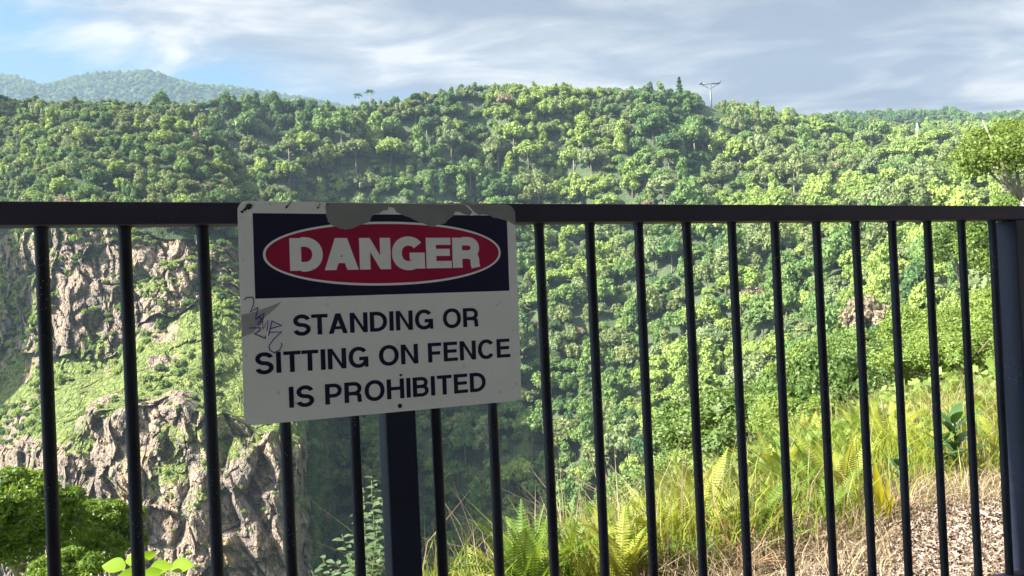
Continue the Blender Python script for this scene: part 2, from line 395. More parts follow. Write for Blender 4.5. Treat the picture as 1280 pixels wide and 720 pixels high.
def hillcol(px, ridge, mids, base, drop=9):
    """ridge/mids/base as (py, depth) of the TREE TOPS; ground lies `drop` below"""
    pts = []
    r = at(px, *ridge); r.z -= drop
    back = Vector((r.x*1.35, r.y*1.35, r.z-40)); pts.append(back); pts.append(r)
    for q in mids:
        p = at(px, *q); p.z -= drop; pts.append(p)
    b = at(px, *base); b.z -= drop; pts.append(b)
    k = .72 if base[1] > 200 else .6
    pts.append(Vector((b.x*k, b.y*k, min(b.z*1.25, b.z-12))))
    return (px, pts)
hill_cols = [
 hillcol(-1680, (-800, 212), [(-500, 205), (-200, 195), (200, 180)], (700, 165)),
 hillcol(-1400, (-700, 245), [(-420, 232), (-150, 220), (250, 200)], (700, 180)),
 hillcol(-900, (-330, 330), [(-150, 310), (100, 290), (350, 270)], (700, 230)),
 hillcol(-560, (-430, 370), [(-100, 350), (120, 325), (350, 300)], (800, 260)),
 hillcol(-330, (-200, 400), [(60, 385), (180, 360), (400, 325)], (800, 290)),
 hillcol(-130, (70, 455), [(150, 440), (270, 415), (440, 365)], (760, 320)),
 hillcol(0, (113, 480), [(180, 468), (300, 440), (470, 390)], (760, 335)),
 hillcol(60, (128, 490), [(185, 475), (300, 445), (480, 395)], (780, 340)),
 hillcol(150, (124, 500), [(180, 480), (280, 450), (440, 400)], (760, 345)),
 hillcol(230, (122, 520), [(175, 500), (270, 470), (430, 415)], (740, 350)),
 hillcol(310, (117, 540), [(175, 515), (270, 480), (430, 425)], (730, 355)),
 hillcol(380, (119, 550), [(175, 525), (270, 490), (430, 430)], (725, 358)),
 hillcol(425, (127, 560), [(180, 535), (275, 495), (430, 435)], (720, 360)),
 hillcol(500, (119, 575), [(175, 545), (270, 500), (430, 438)], (715, 358)),
 hillcol(560, (108, 580), [(165, 550), (270, 500), (430, 435)], (705, 352)),
 hillcol(610, (101, 590), [(160, 555), (270, 500), (430, 430)], (690, 342)),
 hillcol(720, (102, 600), [(160, 560), (270, 495), (410, 425)], (660, 320)),
 hillcol(780, (106, 610), [(160, 560), (270, 490), (400, 415)], (630, 300)),
 hillcol(850, (109, 620), [(160, 565), (265, 480), (390, 400)], (580, 275)),
 hillcol(900, (121, 630), [(170, 570), (260, 470), (380, 380)], (550, 260)),
 hillcol(950, (132, 650), [(175, 580), (255, 460), (360, 355)], (520, 245)),
 hillcol(1020, (141, 680), [(180, 590), (250, 440), (340, 320)], (480, 225)),
 hillcol(1090, (151, 720), [(185, 600), (240, 430), (320, 290)], (440, 200)),
 hillcol(1200, (154, 760), [(180, 600), (225, 420), (290, 260)], (400, 170)),
 hillcol(1300, (152, 760), [(175, 600), (215, 400), (270, 240)], (370, 150)),
 hillcol(1500, (140, 700), [(160, 550), (190, 380), (240, 230)], (340, 145)),
 hillcol(1900, (120, 600), [(135, 480), (160, 340), (200, 210)], (310, 130)),
]
HG = loft(hill_cols, 400, 130)
def fbm(p, sc, oct=4): return noise.fractal(Vector(p)*sc, 1.0, 2.0, oct)
for i in range(HG.shape[0]):
    for j in range(HG.shape[1]):
        p = HG[i, j]; t = j/(HG.shape[1]-1)*6
        # gullies running down the slope
        g = fbm((p[0], p[1]*.45, 0), .016, 3)*30
        fade = min(1, max(0, (t-1.0)*1.3))
        q = Vector(p); d = Vector((q.x, q.y, 0)).normalized()
        HG[i, j] = np.array(q + d*g*fade + Vector((0, 0, fbm(p, .03, 3)*3)))
hill = link('hillside', grid_mesh('hillside', HG, M['terrain'])); tag(hill, kind='structure')

CC = [
 (-140, [(160,445),(300,385),(420,372),(480,362),(560,345),(600,338),(800,315)]),
 (0,  [(150,440),(295,352),(420,342),(475,328),(545,292),(568,284),(800,266)]),
 (38, [(137,438),(288,334),(425,324),(478,308),(540,272),(556,262),(800,246)]),
 (62,  [(135,438),(288,318),(425,309),(478,299),(548,258),(562,251),(800,234)]),
 (82,  [(135,430),(288,312),(430,303),(470,294),(550,250),(570,243),(800,222)]),
 (112, [(130,420),(286,308),(445,297),(462,294),(490,276),(520,246),(800,220)]),
 (145, [(131,420),(288,306),(440,294),(455,291),(485,272),(510,240),(800,218)]),
 (175, [(132,420),(292,306),(400,296),(412,291),(490,254),(508,240),(800,214)]),
 (230, [(150,410),(300,306),(385,292),(400,285),(485,252),(500,238),(800,212)]),
 (275, [(185,400),(306,314),(345,300),(365,290),(495,250),(512,238),(800,211)]),
 (310, [(240,395),(320,330),(360,312),(392,290),(520,246),(534,236),(800,213)]),
 (345, [(300,385),(360,325),(400,296),(430,278),(525,242),(540,235),(800,216)]),
 (372, [(400,365),(430,315),(460,282),(480,264),(535,244),(550,238),(800,222)]),
 (385, [(410,380),(440,335),(470,300),(490,282),(545,262),(570,256),(800,242)]),
 (398, [(425,420),(460,400),(495,385),(520,375),(575,360),(600,352),(800,335)]),
 (425, [(470,450),(510,430),(550,415),(580,405),(640,390),(670,382),(820,365)]),
]
ccols = [(px, [at(px, py, Y) for py, Y in L]) for px, L in CC]
rows = np.concatenate([np.linspace(0, 1, 40, endpoint=False), np.linspace(1, 2, 90, endpoint=False), np.linspace(2, 4, 90, endpoint=False),
                       np.linspace(4, 5, 30, endpoint=False), np.linspace(5, 6, 150)])
CG = loft(ccols, 440, len(rows), True, rows)
VEG = np.zeros(CG.shape[:2]); FLOOR = np.zeros(CG.shape[:2])
def ridged(p): return 1-abs(noise.noise(p))*2
for i in range(CG.shape[0]):
    for j in range(CG.shape[1]):
        p = Vector(CG[i, j]); t = rows[j]; sx_ = p.x+p.z*.28
        d = Vector((p.x, p.y, 0)).normalized(); side = Vector((d.y, -d.x, 0))
        steep = 1.0 if (1 < t < 2.3 or t > 4.5) else .28
        if t < 1: steep = .25
        q = Vector((sx_*.085, p.y*.085, p.z*.045))
        a = noise.fractal(q, 1.0, 2.1, 3)*4.0 + ridged(Vector((sx_*.13, p.y*.13, p.z*.06)))*3.0
        vd, vp = noise.voronoi(Vector((sx_*.14+a*.05, p.y*.14, p.z*.085)))
        a += min(vd[1]-vd[0], .25)*7.0 + noise.cell(vp[0]*7.3)*4.2
        vd2, vp2 = noise.voronoi(Vector((sx_*.42, p.y*.42, p.z*.3)))
        a += min(vd2[1]-vd2[0], .2)*2.2 + noise.cell(vp2[0]*5.1)*1.3 + noise.fractal(p*.8, 1, 2, 4)*.35
        nv = noise.fractal(p*.045+Vector((3, 7, 1)), 1, 2, 5)
        px_ = 34+0  # mask of plant cover: ledges, and patches on the faces
        if t < 1.02: vg = 1.0
        elif t < 2.25: vg = .12+nv*1.5+max(0, min(.45, (p.x+125)*.012))
        elif t < 4.25: vg = .85+nv*1.3
        else: vg = .02+nv*1.2+(.35 if p.x > -72 and t < 5.4 else 0)
        VEG[i, j] = vg; FLOOR[i, j] = 1.0 if t < 1.03 else 0.0
        z = noise.noise(p*.11)*2.6*(1 if t > 2 else .5)
        CG[i, j] = np.array(p - d*(a*steep) + side*noise.noise(p*.1+Vector((9, 9, 9)))*2.5*steep + Vector((0, 0, z)))
cme = grid_mesh('cliff', CG, M['cliff'], smooth=False)
for nm_, ar_ in (('veg', VEG), ('floor', FLOOR)):
    at__ = cme.attributes.new(nm_, 'FLOAT', 'POINT'); at__.data.foreach_set('value', ar_.astype(np.float32).ravel())
cliff = link('cliff', cme); tag(cliff, kind='structure')

# near slope: the ground the fence stands on
KU = np.array([-9, -.6, -.15, 0, .2, .4, .64, 1.0, 9]); KK = np.array([1.0, .95, .72, .50, .36, .18, .10, .05, .03])
def ground_z(x, y):
    d = -.4050*x+.9143*y-1.68
    u = x/max(y, .6) if y > .6 else (9 if x > 0 else -9)
    k = float(np.interp(u, KU, KK)); e = max(0, d-.75)
    e2 = e*e/(e+.5)
    z = -1.1-k*e2
    if d > 0:
        z += .05*noise.noise(Vector((x*1.1, y*1.1, 0)))*min(1, d*2)
        z += min(e, 10)*.06*noise.noise(Vector((x*.35, y*.35, 3)))
    return z
def ground_mat():
    mt, nt, out = newmat('soil'); p = N(nt, 'ShaderNodeBsdfPrincipled'); p.inputs['Roughness'].default_value = .95
    p.inputs['Specular IOR Level'].default_value = .1
    tc = N(nt, 'ShaderNodeTexCoord'); a = noise_n(nt, 2.5, 6, tc.outputs['Object']); b = noise_n(nt, 30, 6, tc.outputs['Object'], .7)
    c = ramp(nt, b.outputs[0], [(.3, (.09, .065, .05)), (.5, (.22, .17, .135)), (.7, (.36, .30, .25))]).outputs[0]
    # far from the fence the ground is grown over
    sp = N(nt, 'ShaderNodeSeparateXYZ'); nt.links.new(tc.outputs['Object'], sp.inputs[0])
    dd = math_n(nt, 'SUBTRACT', math_n(nt, 'MULTIPLY', sp.outputs[1], .914), math_n(nt, 'MULTIPLY', sp.outputs[0], .405))
    dd = math_n(nt, 'ADD', dd, math_n(nt, 'MULTIPLY', a.outputs[0], 1.0))
    g = mapr(nt, dd, 3.2, 4.2)
    c = mixc(nt, g, c, mixc(nt, mapr(nt, a.outputs[0], .4, .6), (.06, .09, .025), (.12, .14, .045)))
    nt.links.new(c, p.inputs['Base Color'])
    bm = N(nt, 'ShaderNodeBump'); bm.inputs[0].default_value = .8; bm.inputs['Distance'].default_value = .03
    nt.links.new(b.outputs[0], bm.inputs['Height']); nt.links.new(bm.outputs[0], p.inputs['Normal'])
    nt.links.new(p.outputs[0], out.inputs[0]); return mt
M['ground'] = ground_mat()
ax = np.concatenate([-np.geomspace(160, 6, 30), np.linspace(-5.8, 8, 110), np.geomspace(8.3, 240, 50)])
ay = np.concatenate([-np.geomspace(60, 2, 14), np.linspace(-1.5, 8, 90), np.geomspace(8.3, 170, 60)])
GG = np.array([[(x, y, ground_z(x, y)) for y in ay] for x in ax])
gr = link('ground', grid_mesh('ground', GG[::-1], M['ground'])); tag(gr, kind='structure')

# deck behind the fence; unseen shelter over it, added to shade fence and sign
dk = MB(); dk.fbox(-9, 7, -1.25, -1.085, -5, .12); dko = dk.build('viewing_deck', plain('concrete', (.24, .23, .21), .8, .3, 0, .15, 3)); tag(dko, kind='structure')
sh = empty('shade_shelter', F(-1.5, -1.085, -2)); tag(sh, 'unseen flat-roofed shelter, added over the viewing deck to shade the fence', 'shelter')
def local(mb, o):
    mb.v = [tuple(Vector(v)-o.location) for v in mb.v]; return mb
rf = MB(); rf.fbox(-8.5, 5.2, 2.05, 2.2, -4.2, .20); local(rf, sh).build('roof', plain('roof_boards', (.25, .23, .20), .7), sh, .01)  # added roof, its edge and span set to keep sun off the fence
for s, d in ((-7.8, -.6), (4.9, -.6), (-7.8, -4.0), (4.9, -4.0)):
    pb = MB(); pb.fbox(s-.07, s+.07, -1.085, 2.05, d-.07, d+.07); local(pb, sh).build('post', plain('timber', (.16, .11, .07), .7), sh, .005)

bw = MB(); bw.fbox(-8.3, 5.0, -1.085, 1.2, -4.1, -4.0); local(bw, sh).build('shade_back_wall', plain('wall_boards', (.20, .18, .15), .7), sh)  # unseen wall, added to cut the light reaching the sign
# ------------------------------------------------------------------ fence
O = F(.47, -1.085, 0)
fence = empty('fence', O)
tag(fence, 'dark charcoal metal fence with round upright bars and flat top rail', 'fence')
RB = .164; RT = .2075
mb = MB(); mb.fbox(-2.2, 4.6, RB, RT, 0, .066); local(mb, fence).build('top_rail', M['rail'], fence, .003)
mb = MB(); mb.fbox(-2.2, 4.6, -1.0, -.965, .012, .054); local(mb, fence).build('bottom_rail', M['rail'], fence, .003)
bars = [-.886-.147*2, -.886-.147, -.886, -.759, -.612, -.475, -.333, -.193, -.053, .087, .231, .376, .558, .697, .836, .975, 1.116, 1.262, 1.409, 1.556, 1.706, 1.855, 2.003, 2.152, 2.303, 2.447,
        2.64, 2.787, 2.934, 3.081, 3.228, 3.375, 3.52, 3.67]
bars = [s for s in bars if not (2.45 < s < 2.6)]
BAR_R = .0118
def bar_mb(s):
    b = MB(); l = random.uniform(-.003, .003)
    b.tube([F(s, RB, .033), F(s+l*.2, RB-.008, .033), F(s+l, -.966, .033)], [.0145, BAR_R, BAR_R], 16, cap=False); return b
for s in bars: local(bar_mb(s), fence).build('baluster', M['bar'], fence)
for s in (-1.6, .436, 2.5125):
    mb = MB(); mb.fbox(s, s+.067, -1.085, RB-.0015, .0, .066); local(mb, fence).build('post', M['post'], fence, .0035)
# dome-headed screws along the back of the rail top
for s in (.195, .615):
    mb = MB(); P0 = F(s, RT, .03)
    mb.tube([P0, P0+Vector((0, 0, .0022)), P0+Vector((0, 0, .0042)), P0+Vector((0, 0, .005))], [.0125, .0115, .007, .001], 16)
    local(mb, fence).build('screw', M['rail'], fence)

# ------------------------------------------------------------------ sign
SW, SH = .607, .449
sign = empty('warning_sign', F(.150, -.2425, -.004))
tag(sign, 'white metal danger sign with red oval, peeling top edge and graffiti, fixed to the fence', 'sign')
rot = R(-.62)
def SP(u, v, off=0):
    du, dv = u-SW/2, v-SH/2
    s = SW/2+du*math.cos(rot)-dv*math.sin(rot); h = SH/2+du*math.sin(rot)+dv*math.cos(rot)
    return FA*s + Vector((0, 0, h)) - FN*off
def sign_white():
    mt, nt, out = newmat('sign_white'); p = N(nt, 'ShaderNodeBsdfPrincipled'); p.inputs['Roughness'].default_value = .42
    tc = N(nt, 'ShaderNodeTexCoord'); a = noise_n(nt, 6, 5, tc.outputs['Object']); b = noise_n(nt, 60, 4, tc.outputs['Object'])
    c = mixc(nt, mapr(nt, a.outputs[0], .35, .7), (.86, .845, .79), (.78, .765, .71))
    c = mixc(nt, mapr(nt, b.outputs[0], .66, .74, 0, .5), c, (.42, .41, .38))
    nt.links.new(c, p.inputs['Base Color']); nt.links.new(p.outputs[0], out.inputs[0]); return mt
WHITE = sign_white()
BLACK = plain('sign_black', (.008, .006, .034), .4, .4, 0, .2, 10)
RED = plain('sign_red', (.36, .003, .045), .42, .4, 0, .12, 12)
BARE = plain('bare_metal', (.25, .25, .235), .55, .3, .0, .12, 14)
RUST = plain('rust', (.045, .035, .028), .9, .2, 0, .5, 60)
INK = plain('marker_ink', (.08, .035, .26), .5)
def sgn(polys, name, mt, off, step=2e-5, parent=sign, thick=0):
    b = MB()
    for i, P in enumerate(polys): b.poly([SP(u, v, off+step*i) for u, v in P])
    o = b.build(name, mt, parent)
    # make every face look at the viewer
    return o
def rrect(u0, v0, u1, v1, r, n=8):
    P = []
    for cx_, cy_, a0 in ((u1-r, v0+r, -90), (u1-r, v1-r, 0), (u0+r, v1-r, 90), (u0+r, v0+r, 180)):
        for k in range(n+1):
            a = R(a0+90*k/n); P.append((cx_+r*math.cos(a), cy_+r*math.sin(a)))
    return P
# plate with thickness
P = rrect(0, 0, SW, SH, .020); b = MB(); n = len(P)
b.v = [tuple(SP(u, v, 0)) for u, v in P]+[tuple(SP(u, v, -.0022)) for u, v in P]
b.f = [list(range(n)), list(range(2*n-1, n-1, -1))]+[[i, i+n, (i+1) % n+n, (i+1) % n] for i in range(n)]; b.sm = [False]*len(b.f)
plate = b.build('plate', WHITE, sign, .0004)
sgn([[(.0285, .2525), (.5855, .2525), (.5855, .4245), (.0285, .4245)]], 'black_panel', BLACK, .0003)
def ell(cx_, cy_, a, b_, n=96, e=2.0):
    out = []
    for k in range(n):
        t = 2*PI*k/n; c, s = math.cos(t), math.sin(t)
        out.append((cx_+a*math.copysign(abs(c)**(2/e), c), cy_+b_*math.copysign(abs(s)**(2/e), s)))
    return out
sgn([ell(.3065, .3405, .2605, .0685, e=2.12)], 'oval_border', WHITE, .0005)
sgn([ell(.3065, .3405, .2555, .0635, e=2.12)], 'oval', RED, .0007)

# --- letters drawn as strokes, grotesque style
def stroke(path, w, closed=False):
    n = len(path); L = []; Rr = []
    for i, (x, y) in enumerate(path):
        if closed: a = path[(i-1) % n]; c = path[(i+1) % n]
        else: a = path[max(i-1, 0)]; c = path[min(i+1, n-1)]
        d0 = (x-a[0], y-a[1]); d1 = (c[0]-x, c[1]-y)
        def nrm(v):
            l = math.hypot(*v) or 1; return (v[0]/l, v[1]/l)
        d0 = nrm(d0) if (d0 != (0, 0)) else nrm(d1); d1 = nrm(d1) if d1 != (0, 0) else d0
        t = nrm((d0[0]+d1[0], d0[1]+d1[1])); cs = max(.5, t[0]*d1[0]+t[1]*d1[1])
        k = w/2/cs; L.append((x-t[1]*k, y+t[0]*k)); Rr.append((x+t[1]*k, y-t[0]*k))
    q = []
    for i in range(n if closed else n-1):
        j = (i+1) % n; q.append([L[i], Rr[i], Rr[j], L[j]])
    return q
def arc(cx_, cy_, rx, ry, a0, a1, n=22, e=2.15):
    out = []
    for k in range(n+1):
        t = R(a0+(a1-a0)*k/n); c, s = math.cos(t), math.sin(t)
        out.append((cx_+rx*math.copysign(abs(c)**(2/e), c), cy_+ry*math.copysign(abs(s)**(2/e), s)))
    return out
def rect(x0, y0, x1, y1): return [[(x0, y0), (x1, y0), (x1, y1), (x0, y1)]]
def glyph(ch, w, k=1.0, hw=None):
    """returns list of quads, advance width; cap height 1; w stem, hw bar thickness"""
    hw = hw or w*.88; q = w/2; p = hw/2; Q = []
    if ch == 'I': return rect(0, 0, w, 1), w
    if ch == 'T':
        W = .66*k; return rect(0, 1-hw, W, 1)+rect(W/2-q, 0, W/2+q, 1-hw), W
    if ch == 'H':
        W = .74*k; return rect(0, 0, w, 1)+rect(W-w, 0, W, 1)+rect(w, .5-p+.02, W-w, .5+p+.02), W
    if ch == 'N':
        W = .74*k; dw = w*1.12; return rect(0, 0, w, 1)+rect(W-w, 0, W, 1)+[[(w, 1), (w, 1-dw*1.25), (W-w, 0), (W-w, dw*1.25)]], W
    if ch == 'E':
        W = .64*k; return rect(0, 0, w, 1)+rect(w, 1-hw, W-.02, 1)+rect(w, .5-p+.02, W-.05, .5+p+.02)+rect(w, 0, W, hw), W
    if ch == 'F':
        W = .60*k; return rect(0, 0, w, 1)+rect(w, 1-hw, W, 1)+rect(w, .47-p, W-.06, .47+p), W
    if ch == 'A':
        W = .78*k; t = w*.56; c = W/2
        Q = [[(0, 0), (w*1.04, 0), (c+t*.95, 1), (c-t, 1)], [(W-w*1.04, 0), (W, 0), (c+t, 1), (c-t*.95, 1)]]
        yb = .215; return Q+rect(w*.75, yb, W-w*.75, yb+hw*.85), W
    if ch in 'DPRB':
        if ch == 'D':
            W = .74*k; Q = rect(0, 0, w, 1); rx = min((1-hw)/2*.98, W-q-w)
            path = [(w, 1-p), (W-q-rx, 1-p)]+arc(W-q-rx, .5, rx, .5-p, 88, -88, 26)+[(W-q-rx, p), (w, p)]
            return Q+stroke(path, w*.94), W
        if ch in 'PR':
            W = (.68 if ch == 'P' else .73)*k; Wb = W if ch == 'P' else W-.02; yb = .44 if ch == 'R' else .41
            Q = rect(0, 0, w, 1); cy_ = (1-p+yb+0.0)/2; ry = (1-p-yb)/2; rx = min(ry*1.05, Wb-q-w)
            path = [(w, 1-p), (Wb-q-rx, 1-p)]+arc(Wb-q-rx, cy_, rx, ry, 88, -88, 20)+[(Wb-q-rx, yb), (w, yb)]
            Q += stroke(path, w*.9)
            if ch == 'R':
                path = [(W*.5, yb)]+arc(W*.5, yb-.16, W-q-.035-W*.5, .16, 88, 0, 10)+[(W-q-.03, .12), (W-q-.005, 0)]
                Q += stroke(path, w*.92)
            return Q, W
        W = .70*k; Q = rect(0, 0, w, 1); ym = .52
        ry = (1-p-ym)/2; rx = min(ry*1.1, W-q-w)
        Q += stroke([(w, 1-p), (W-.03-q-rx, 1-p)]+arc(W-.03-q-rx, 1-p-ry, rx, ry, 88, -88, 18)+[(W-.03-q-rx, ym), (w, ym)], w*.88)
        ry = (ym-p)/2; rx = min(ry*1.1, W-q-w)
        Q += stroke([(w, ym), (W-q-rx, ym)]+arc(W-q-rx, p+ry, rx, ry, 88, -88, 18)+[(W-q-rx, p), (w, p)], w*.88)
        return Q, W
    if ch == 'O':
        W = .84*k; return stroke(arc(W/2, .5, W/2-q, .515-p, 0, 360, 56)[:-1], w*.95, True), W
    if ch == 'C':
        W = .79*k; return stroke(arc(W/2, .5, W/2-q, .515-p, 36, 324, 44), w*.95), W
    if ch == 'G':
        W = .82*k; Q = stroke(arc(W/2, .5, W/2-q, .515-p, 38, 345, 44), w*.95)
        Q += rect(W-w*.85, 0, W-.01, .5)+rect(W*.53, .5-hw*.9, W-.02, .5+.02); return Q, W
    if ch == 'S':
        W = .70*k; ry = (1.03-2*p)/4; rx = W/2-q; yt = 1.015-p-ry; yb_ = -.015+p+ry
        top = arc(W/2, yt, rx*.96, ry, 12, 262, 30, 2.0); bot = arc(W/2, yb_, rx, ry, 82, -168, 30, 2.0)
        return stroke(top+bot, w*.95), W
    return [], .30
def text(s, u0, u1, v0, v1, w, name, mt, off, k=1.0, gap=.10, space=.36, hw=None):
    H = v1-v0; x = 0; Q = []
    for i, ch in enumerate(s):
        if ch == ' ': x += space-gap*0; continue
        if i and w < .3:
            pr = s[i-1]+ch
            x -= .07 if pr in ('TA', 'ST', 'TT', 'FE') and pr != 'FE' else 0
        g, W = glyph(ch, w, k, hw); Q.append([[(a+x, b_) for a, b_ in f] for f in g]); x += W+gap
    x -= gap; sx = (u1-u0)/x
    for g in Q: sgn([[(u0+a*sx, v0+b_*H) for a, b_ in f] for f in g], name, mt, off, 2e-6)
text('DANGER', .0985, .5170, .3070, .3740, .315, 'letter', WHITE, .0009, 1.25, .035, hw=.235)
for s, u0, u1, v0, v1 in (('STANDING OR', .1005, .5075, .1745, .2165), ('SITTING ON FENCE', .0240, .5820, .1010, .1435), ('IS PROHIBITED', .0880, .5195, .0285, .0710)):
    text(s, u0, u1, v0, v1, .196, 'letter', BLACK, .0005, 1.06, gap=.10)
# conversions measured on the plate (see: metres from its lower left corner)
def rough_edge(P, amp=.0012, sub=4):
    out = []
    for i in range(len(P)-1):
        a, c = P[i], P[i+1]
        for k in range(sub):
            t = k/sub; out.append((a[0]+(c[0]-a[0])*t+random.uniform(-amp, amp), a[1]+(c[1]-a[1])*t+random.uniform(-amp, amp)))
    out.append(P[-1]); return out
peel = [(.1761, SH-.0004), (.1743, .4346), (.1751, .4193), (.1785, .4079), (.1896, .399), (.2023, .3939), (.2163, .3909), (.2332, .3952), (.2465, .4018), (.2597, .4057), (.2678, .411), (.2721, .4202), (.2775, .4254),
        (.2865, .426), (.2974, .4335), (.3068, .4341), (.3084, .4403), (.3192, .4391), (.3256, .4299), (.3389, .4234), (.3539, .4182), (.3702, .4103), (.3867, .4045), (.3949, .401), (.4046, .397), (.4204, .4031), (.4347, .4052), (.4435, .4148), (.4539, .4217), (.4616, .4327), (.4731, .4314), (.4873, .4247), (.5167, .4244), (.5258, .4273), (.5406, .4252), (.5524, .4197), (.5674, .4171), (.5886, .4116), (.600, .4055), (SW-.0006, .4000)]
corner = [(SW-.0006, SH-.020)]+[(SW-.020+.0194*math.cos(R(a)), SH-.020+.0194*math.sin(R(a))) for a in range(10, 91, 10)]
pe = rough_edge(peel, .0007, 3)
sgn([pe+corner], 'peeled_patch', BARE, .0012)
sgn([[(.4824, .448), (.4911, .4462), (.4982, .4399), (.5053, .4318), (.5183, .425), (.4947, .4234), (.5005, .432), (.4951, .4378), (.488, .444)]], 'paint_flake', WHITE, .0014)
tear = [(.0006, .2214), (.0279, .2267), (.0526, .2351), (.0798, .2452), (.0647, .2295), (.052, .2193), (.0394, .2092), (.0311, .2012), (.0275, .1919), (.0225, .1846), (.0103, .1801), (.0006, .1765)]
sgn([rough_edge(tear, .0005, 3)], 'torn_patch', plain('bare_metal_dull', (.40, .40, .385), .55, .3, 0, .15, 30), .0006)
def blob(cx_, cy_, a, b_, ang, n=14):
    out = []
    for k in range(n):
        t = 2*PI*k/n; r = random.uniform(.65, 1.2); x = a*r*math.cos(t); y = b_*r*math.sin(t)
        out.append((min(SW-.001, max(.001, cx_+x*math.cos(ang)-y*math.sin(ang))), min(SH-.0012, max(.001, cy_+x*math.sin(ang)+y*math.cos(ang)))))
    return out
chips = [blob(.0955, .4375, .0038, .0022, .8), blob(.0995, .4425, .005, .0013, .6), blob(.1035, .4470, .004, .0010, .3), blob(.1590, .4375, .0035, .0024, .6), blob(.1625, .4435, .0035, .0011, 1.3), blob(.1780, .4435, .004, .0012, .7),
         blob(.0630, .4430, .0010, .0022, 0), blob(.0155, .4325, .009, .0028, .7), blob(.0215, .4385, .0075, .006, .7), blob(.0085, .4265, .0035, .003, 1.2), blob(.3235, .0785, .0035, .003, 0), blob(.047, .402, .0008, .0008, 0)]
for c_ in chips: sgn([c_], 'rust_chip', RUST, .0016)
ink = [[(.0071, .2508), (.0125, .2556), (.0231, .2559), (.0257, .2502), (.0241, .2391), (.018, .226), (.0321, .2344), (.0332, .2332), (.0296, .2232), (.0282, .211), (.0381, .2184), (.0446, .2227), (.0421, .2116), (.0353, .2007), (.031, .1964), (.041, .2072), (.0415, .1915), (.0518, .2078), (.049, .1877)],
 [(.0519, .1775), (.0593, .2064), (.0775, .1965), (.0545, .1908)], [(.0149, .1945), (.0362, .1939), (.0361, .1895), (.0251, .1822), (.0453, .1722), (.0454, .1778)],
 [(.0542, .1841), (.077, .1834), (.0602, .1681), (.0523, .1573), (.0531, .1483), (.0616, .1422), (.0726, .1471), (.0773, .1558), (.0764, .1615)], [(.0316, .2165), (.04, .2127), (.0333, .2042), (.0311, .1987)]]
Q = []
for L in ink: Q += stroke(L, .0021)
sgn(Q, 'graffiti', INK, .0018, 4e-6)
for u, v in ((.0215, .4385), (.5860, .4378)):
    b = MB(); c = SP(u, v, 0); b.tube([c, c-FN*.0022, c-FN*.0034, c-FN*.0036], [.0052, .005, .003, .001], 14); b.build('bolt', RUST if u < .3 else BARE, sign)
b = MB(); c = SP(.3190, .0125, 0); b.tube([c, c-FN*.002, c-FN*.0036, c-FN*.0038], [.0048, .0046, .003, .001], 14); b.build('bolt', BLACK, sign)

# ------------------------------------------------------------------ rainforest on the far slopes
def sample_grid(G, nt_, jlo, jhi, keep):
    A = G[:-1, jlo:jhi]; B = G[1:, jlo:jhi]; C = G[1:, jlo+1:jhi+1]; D = G[:-1, jlo+1:jhi+1]
    area = .5*np.linalg.norm(np.cross(C-A, D-B), axis=-1); w = (area/area.sum()).ravel()
    idx = rng.choice(len(w), nt_, p=w); a = rng.random((nt_, 1)); b_ = rng.random((nt_, 1))
    A, B, C, D = [q.reshape(-1, 3)[idx] for q in (A, B, C, D)]
    P = (A*(1-a)+B*a)*(1-b_)+(D*(1-a)+C*a)*b_
    Nn = np.cross(B-A, D-A); Nn *= np.sign(Nn[:, 2:3]+1e-12); Nn /= np.linalg.norm(Nn, axis=1)[:, None]+1e-9
    return [(Vector(p), Vector(n)) for p, n in zip(P, Nn) if keep(p, n)]
class Hash:
    def __init__(s, c): s.c = c; s.g = {}
    def ok(s, p, r):
        k = tuple(int(math.floor(x/s.c)) for x in p)
        for dx in (-1, 0, 1):
            for dy in (-1, 0, 1):
                for dz in (-1, 0, 1):
                    for q, rq in s.g.get((k[0]+dx, k[1]+dy, k[2]+dz), ()):
                        if (q-p).length < (r+rq)*.5: return False
        s.g.setdefault(k, []).append((p, r)); return True
hh = Hash(11)
SKYL = ([-500, 0, 35, 60, 130, 160, 230, 300, 380, 420, 440, 500, 560, 600, 660, 720, 760, 850, 890, 940, 1000, 1080, 1200, 1280, 1600], [60, 113, 118, 127, 126, 131, 122, 116, 119, 129, 127, 119, 109, 101, 103, 100, 104, 107, 118, 128, 139, 149, 153, 150, 145])
def too_tall(p, r):
    px, py = project(p+Vector((0, 0, r*2.15))); return py < np.interp(px, *SKYL)-random.choice((0, 2, 4, 7))
trees = []      # (pos, radius, shape, kind)
def pick_kind(p):
    n = noise.noise(p*.013+Vector((5, 0, 0)))*1.3+random.gauss(0, .30)
    # light secondary growth lies to the right, darker forest to the left
    n += (p.x/max(p.y, 1))*.75
    r = random.random()
    if r < .006: return 'russet brown'
    if r < .12: return 'pale grey green'
    if n < -.38: return 'dark green'
    if n < .12: return 'mid green'
    if n < .38: return 'olive green'
    return 'yellow green'
def in_x(p, lo=-420, hi=1500):
    if p[1] < 60: return False
    q = 640+1000*p[0]/p[1]; return lo < q < hi
for p, n in sample_grid(HG, 62000, 12, 108, lambda p, n: in_x(p)):
    r = random.choice((3.4, 4.4, 5.4, 6.6, 8, 9.6, 12))*random.uniform(.9, 1.1)*(1 if p.y > 300 else .75)
    while too_tall(p, r) and r > 1.8: r *= .8
    if too_tall(p, r): continue
    if hh.ok(p, r*.98):
        px, py = project(p)
        if abs(px-888) < 13 and py < 160 and p.y > 560: continue
        k = pick_kind(p)
        if -420 < px < -60 and random.random() < .5: continue
        trees.append((p, r, random.choices(SN, (5, 4, 5, 3.5, 1.2, 2.5))[0], k))
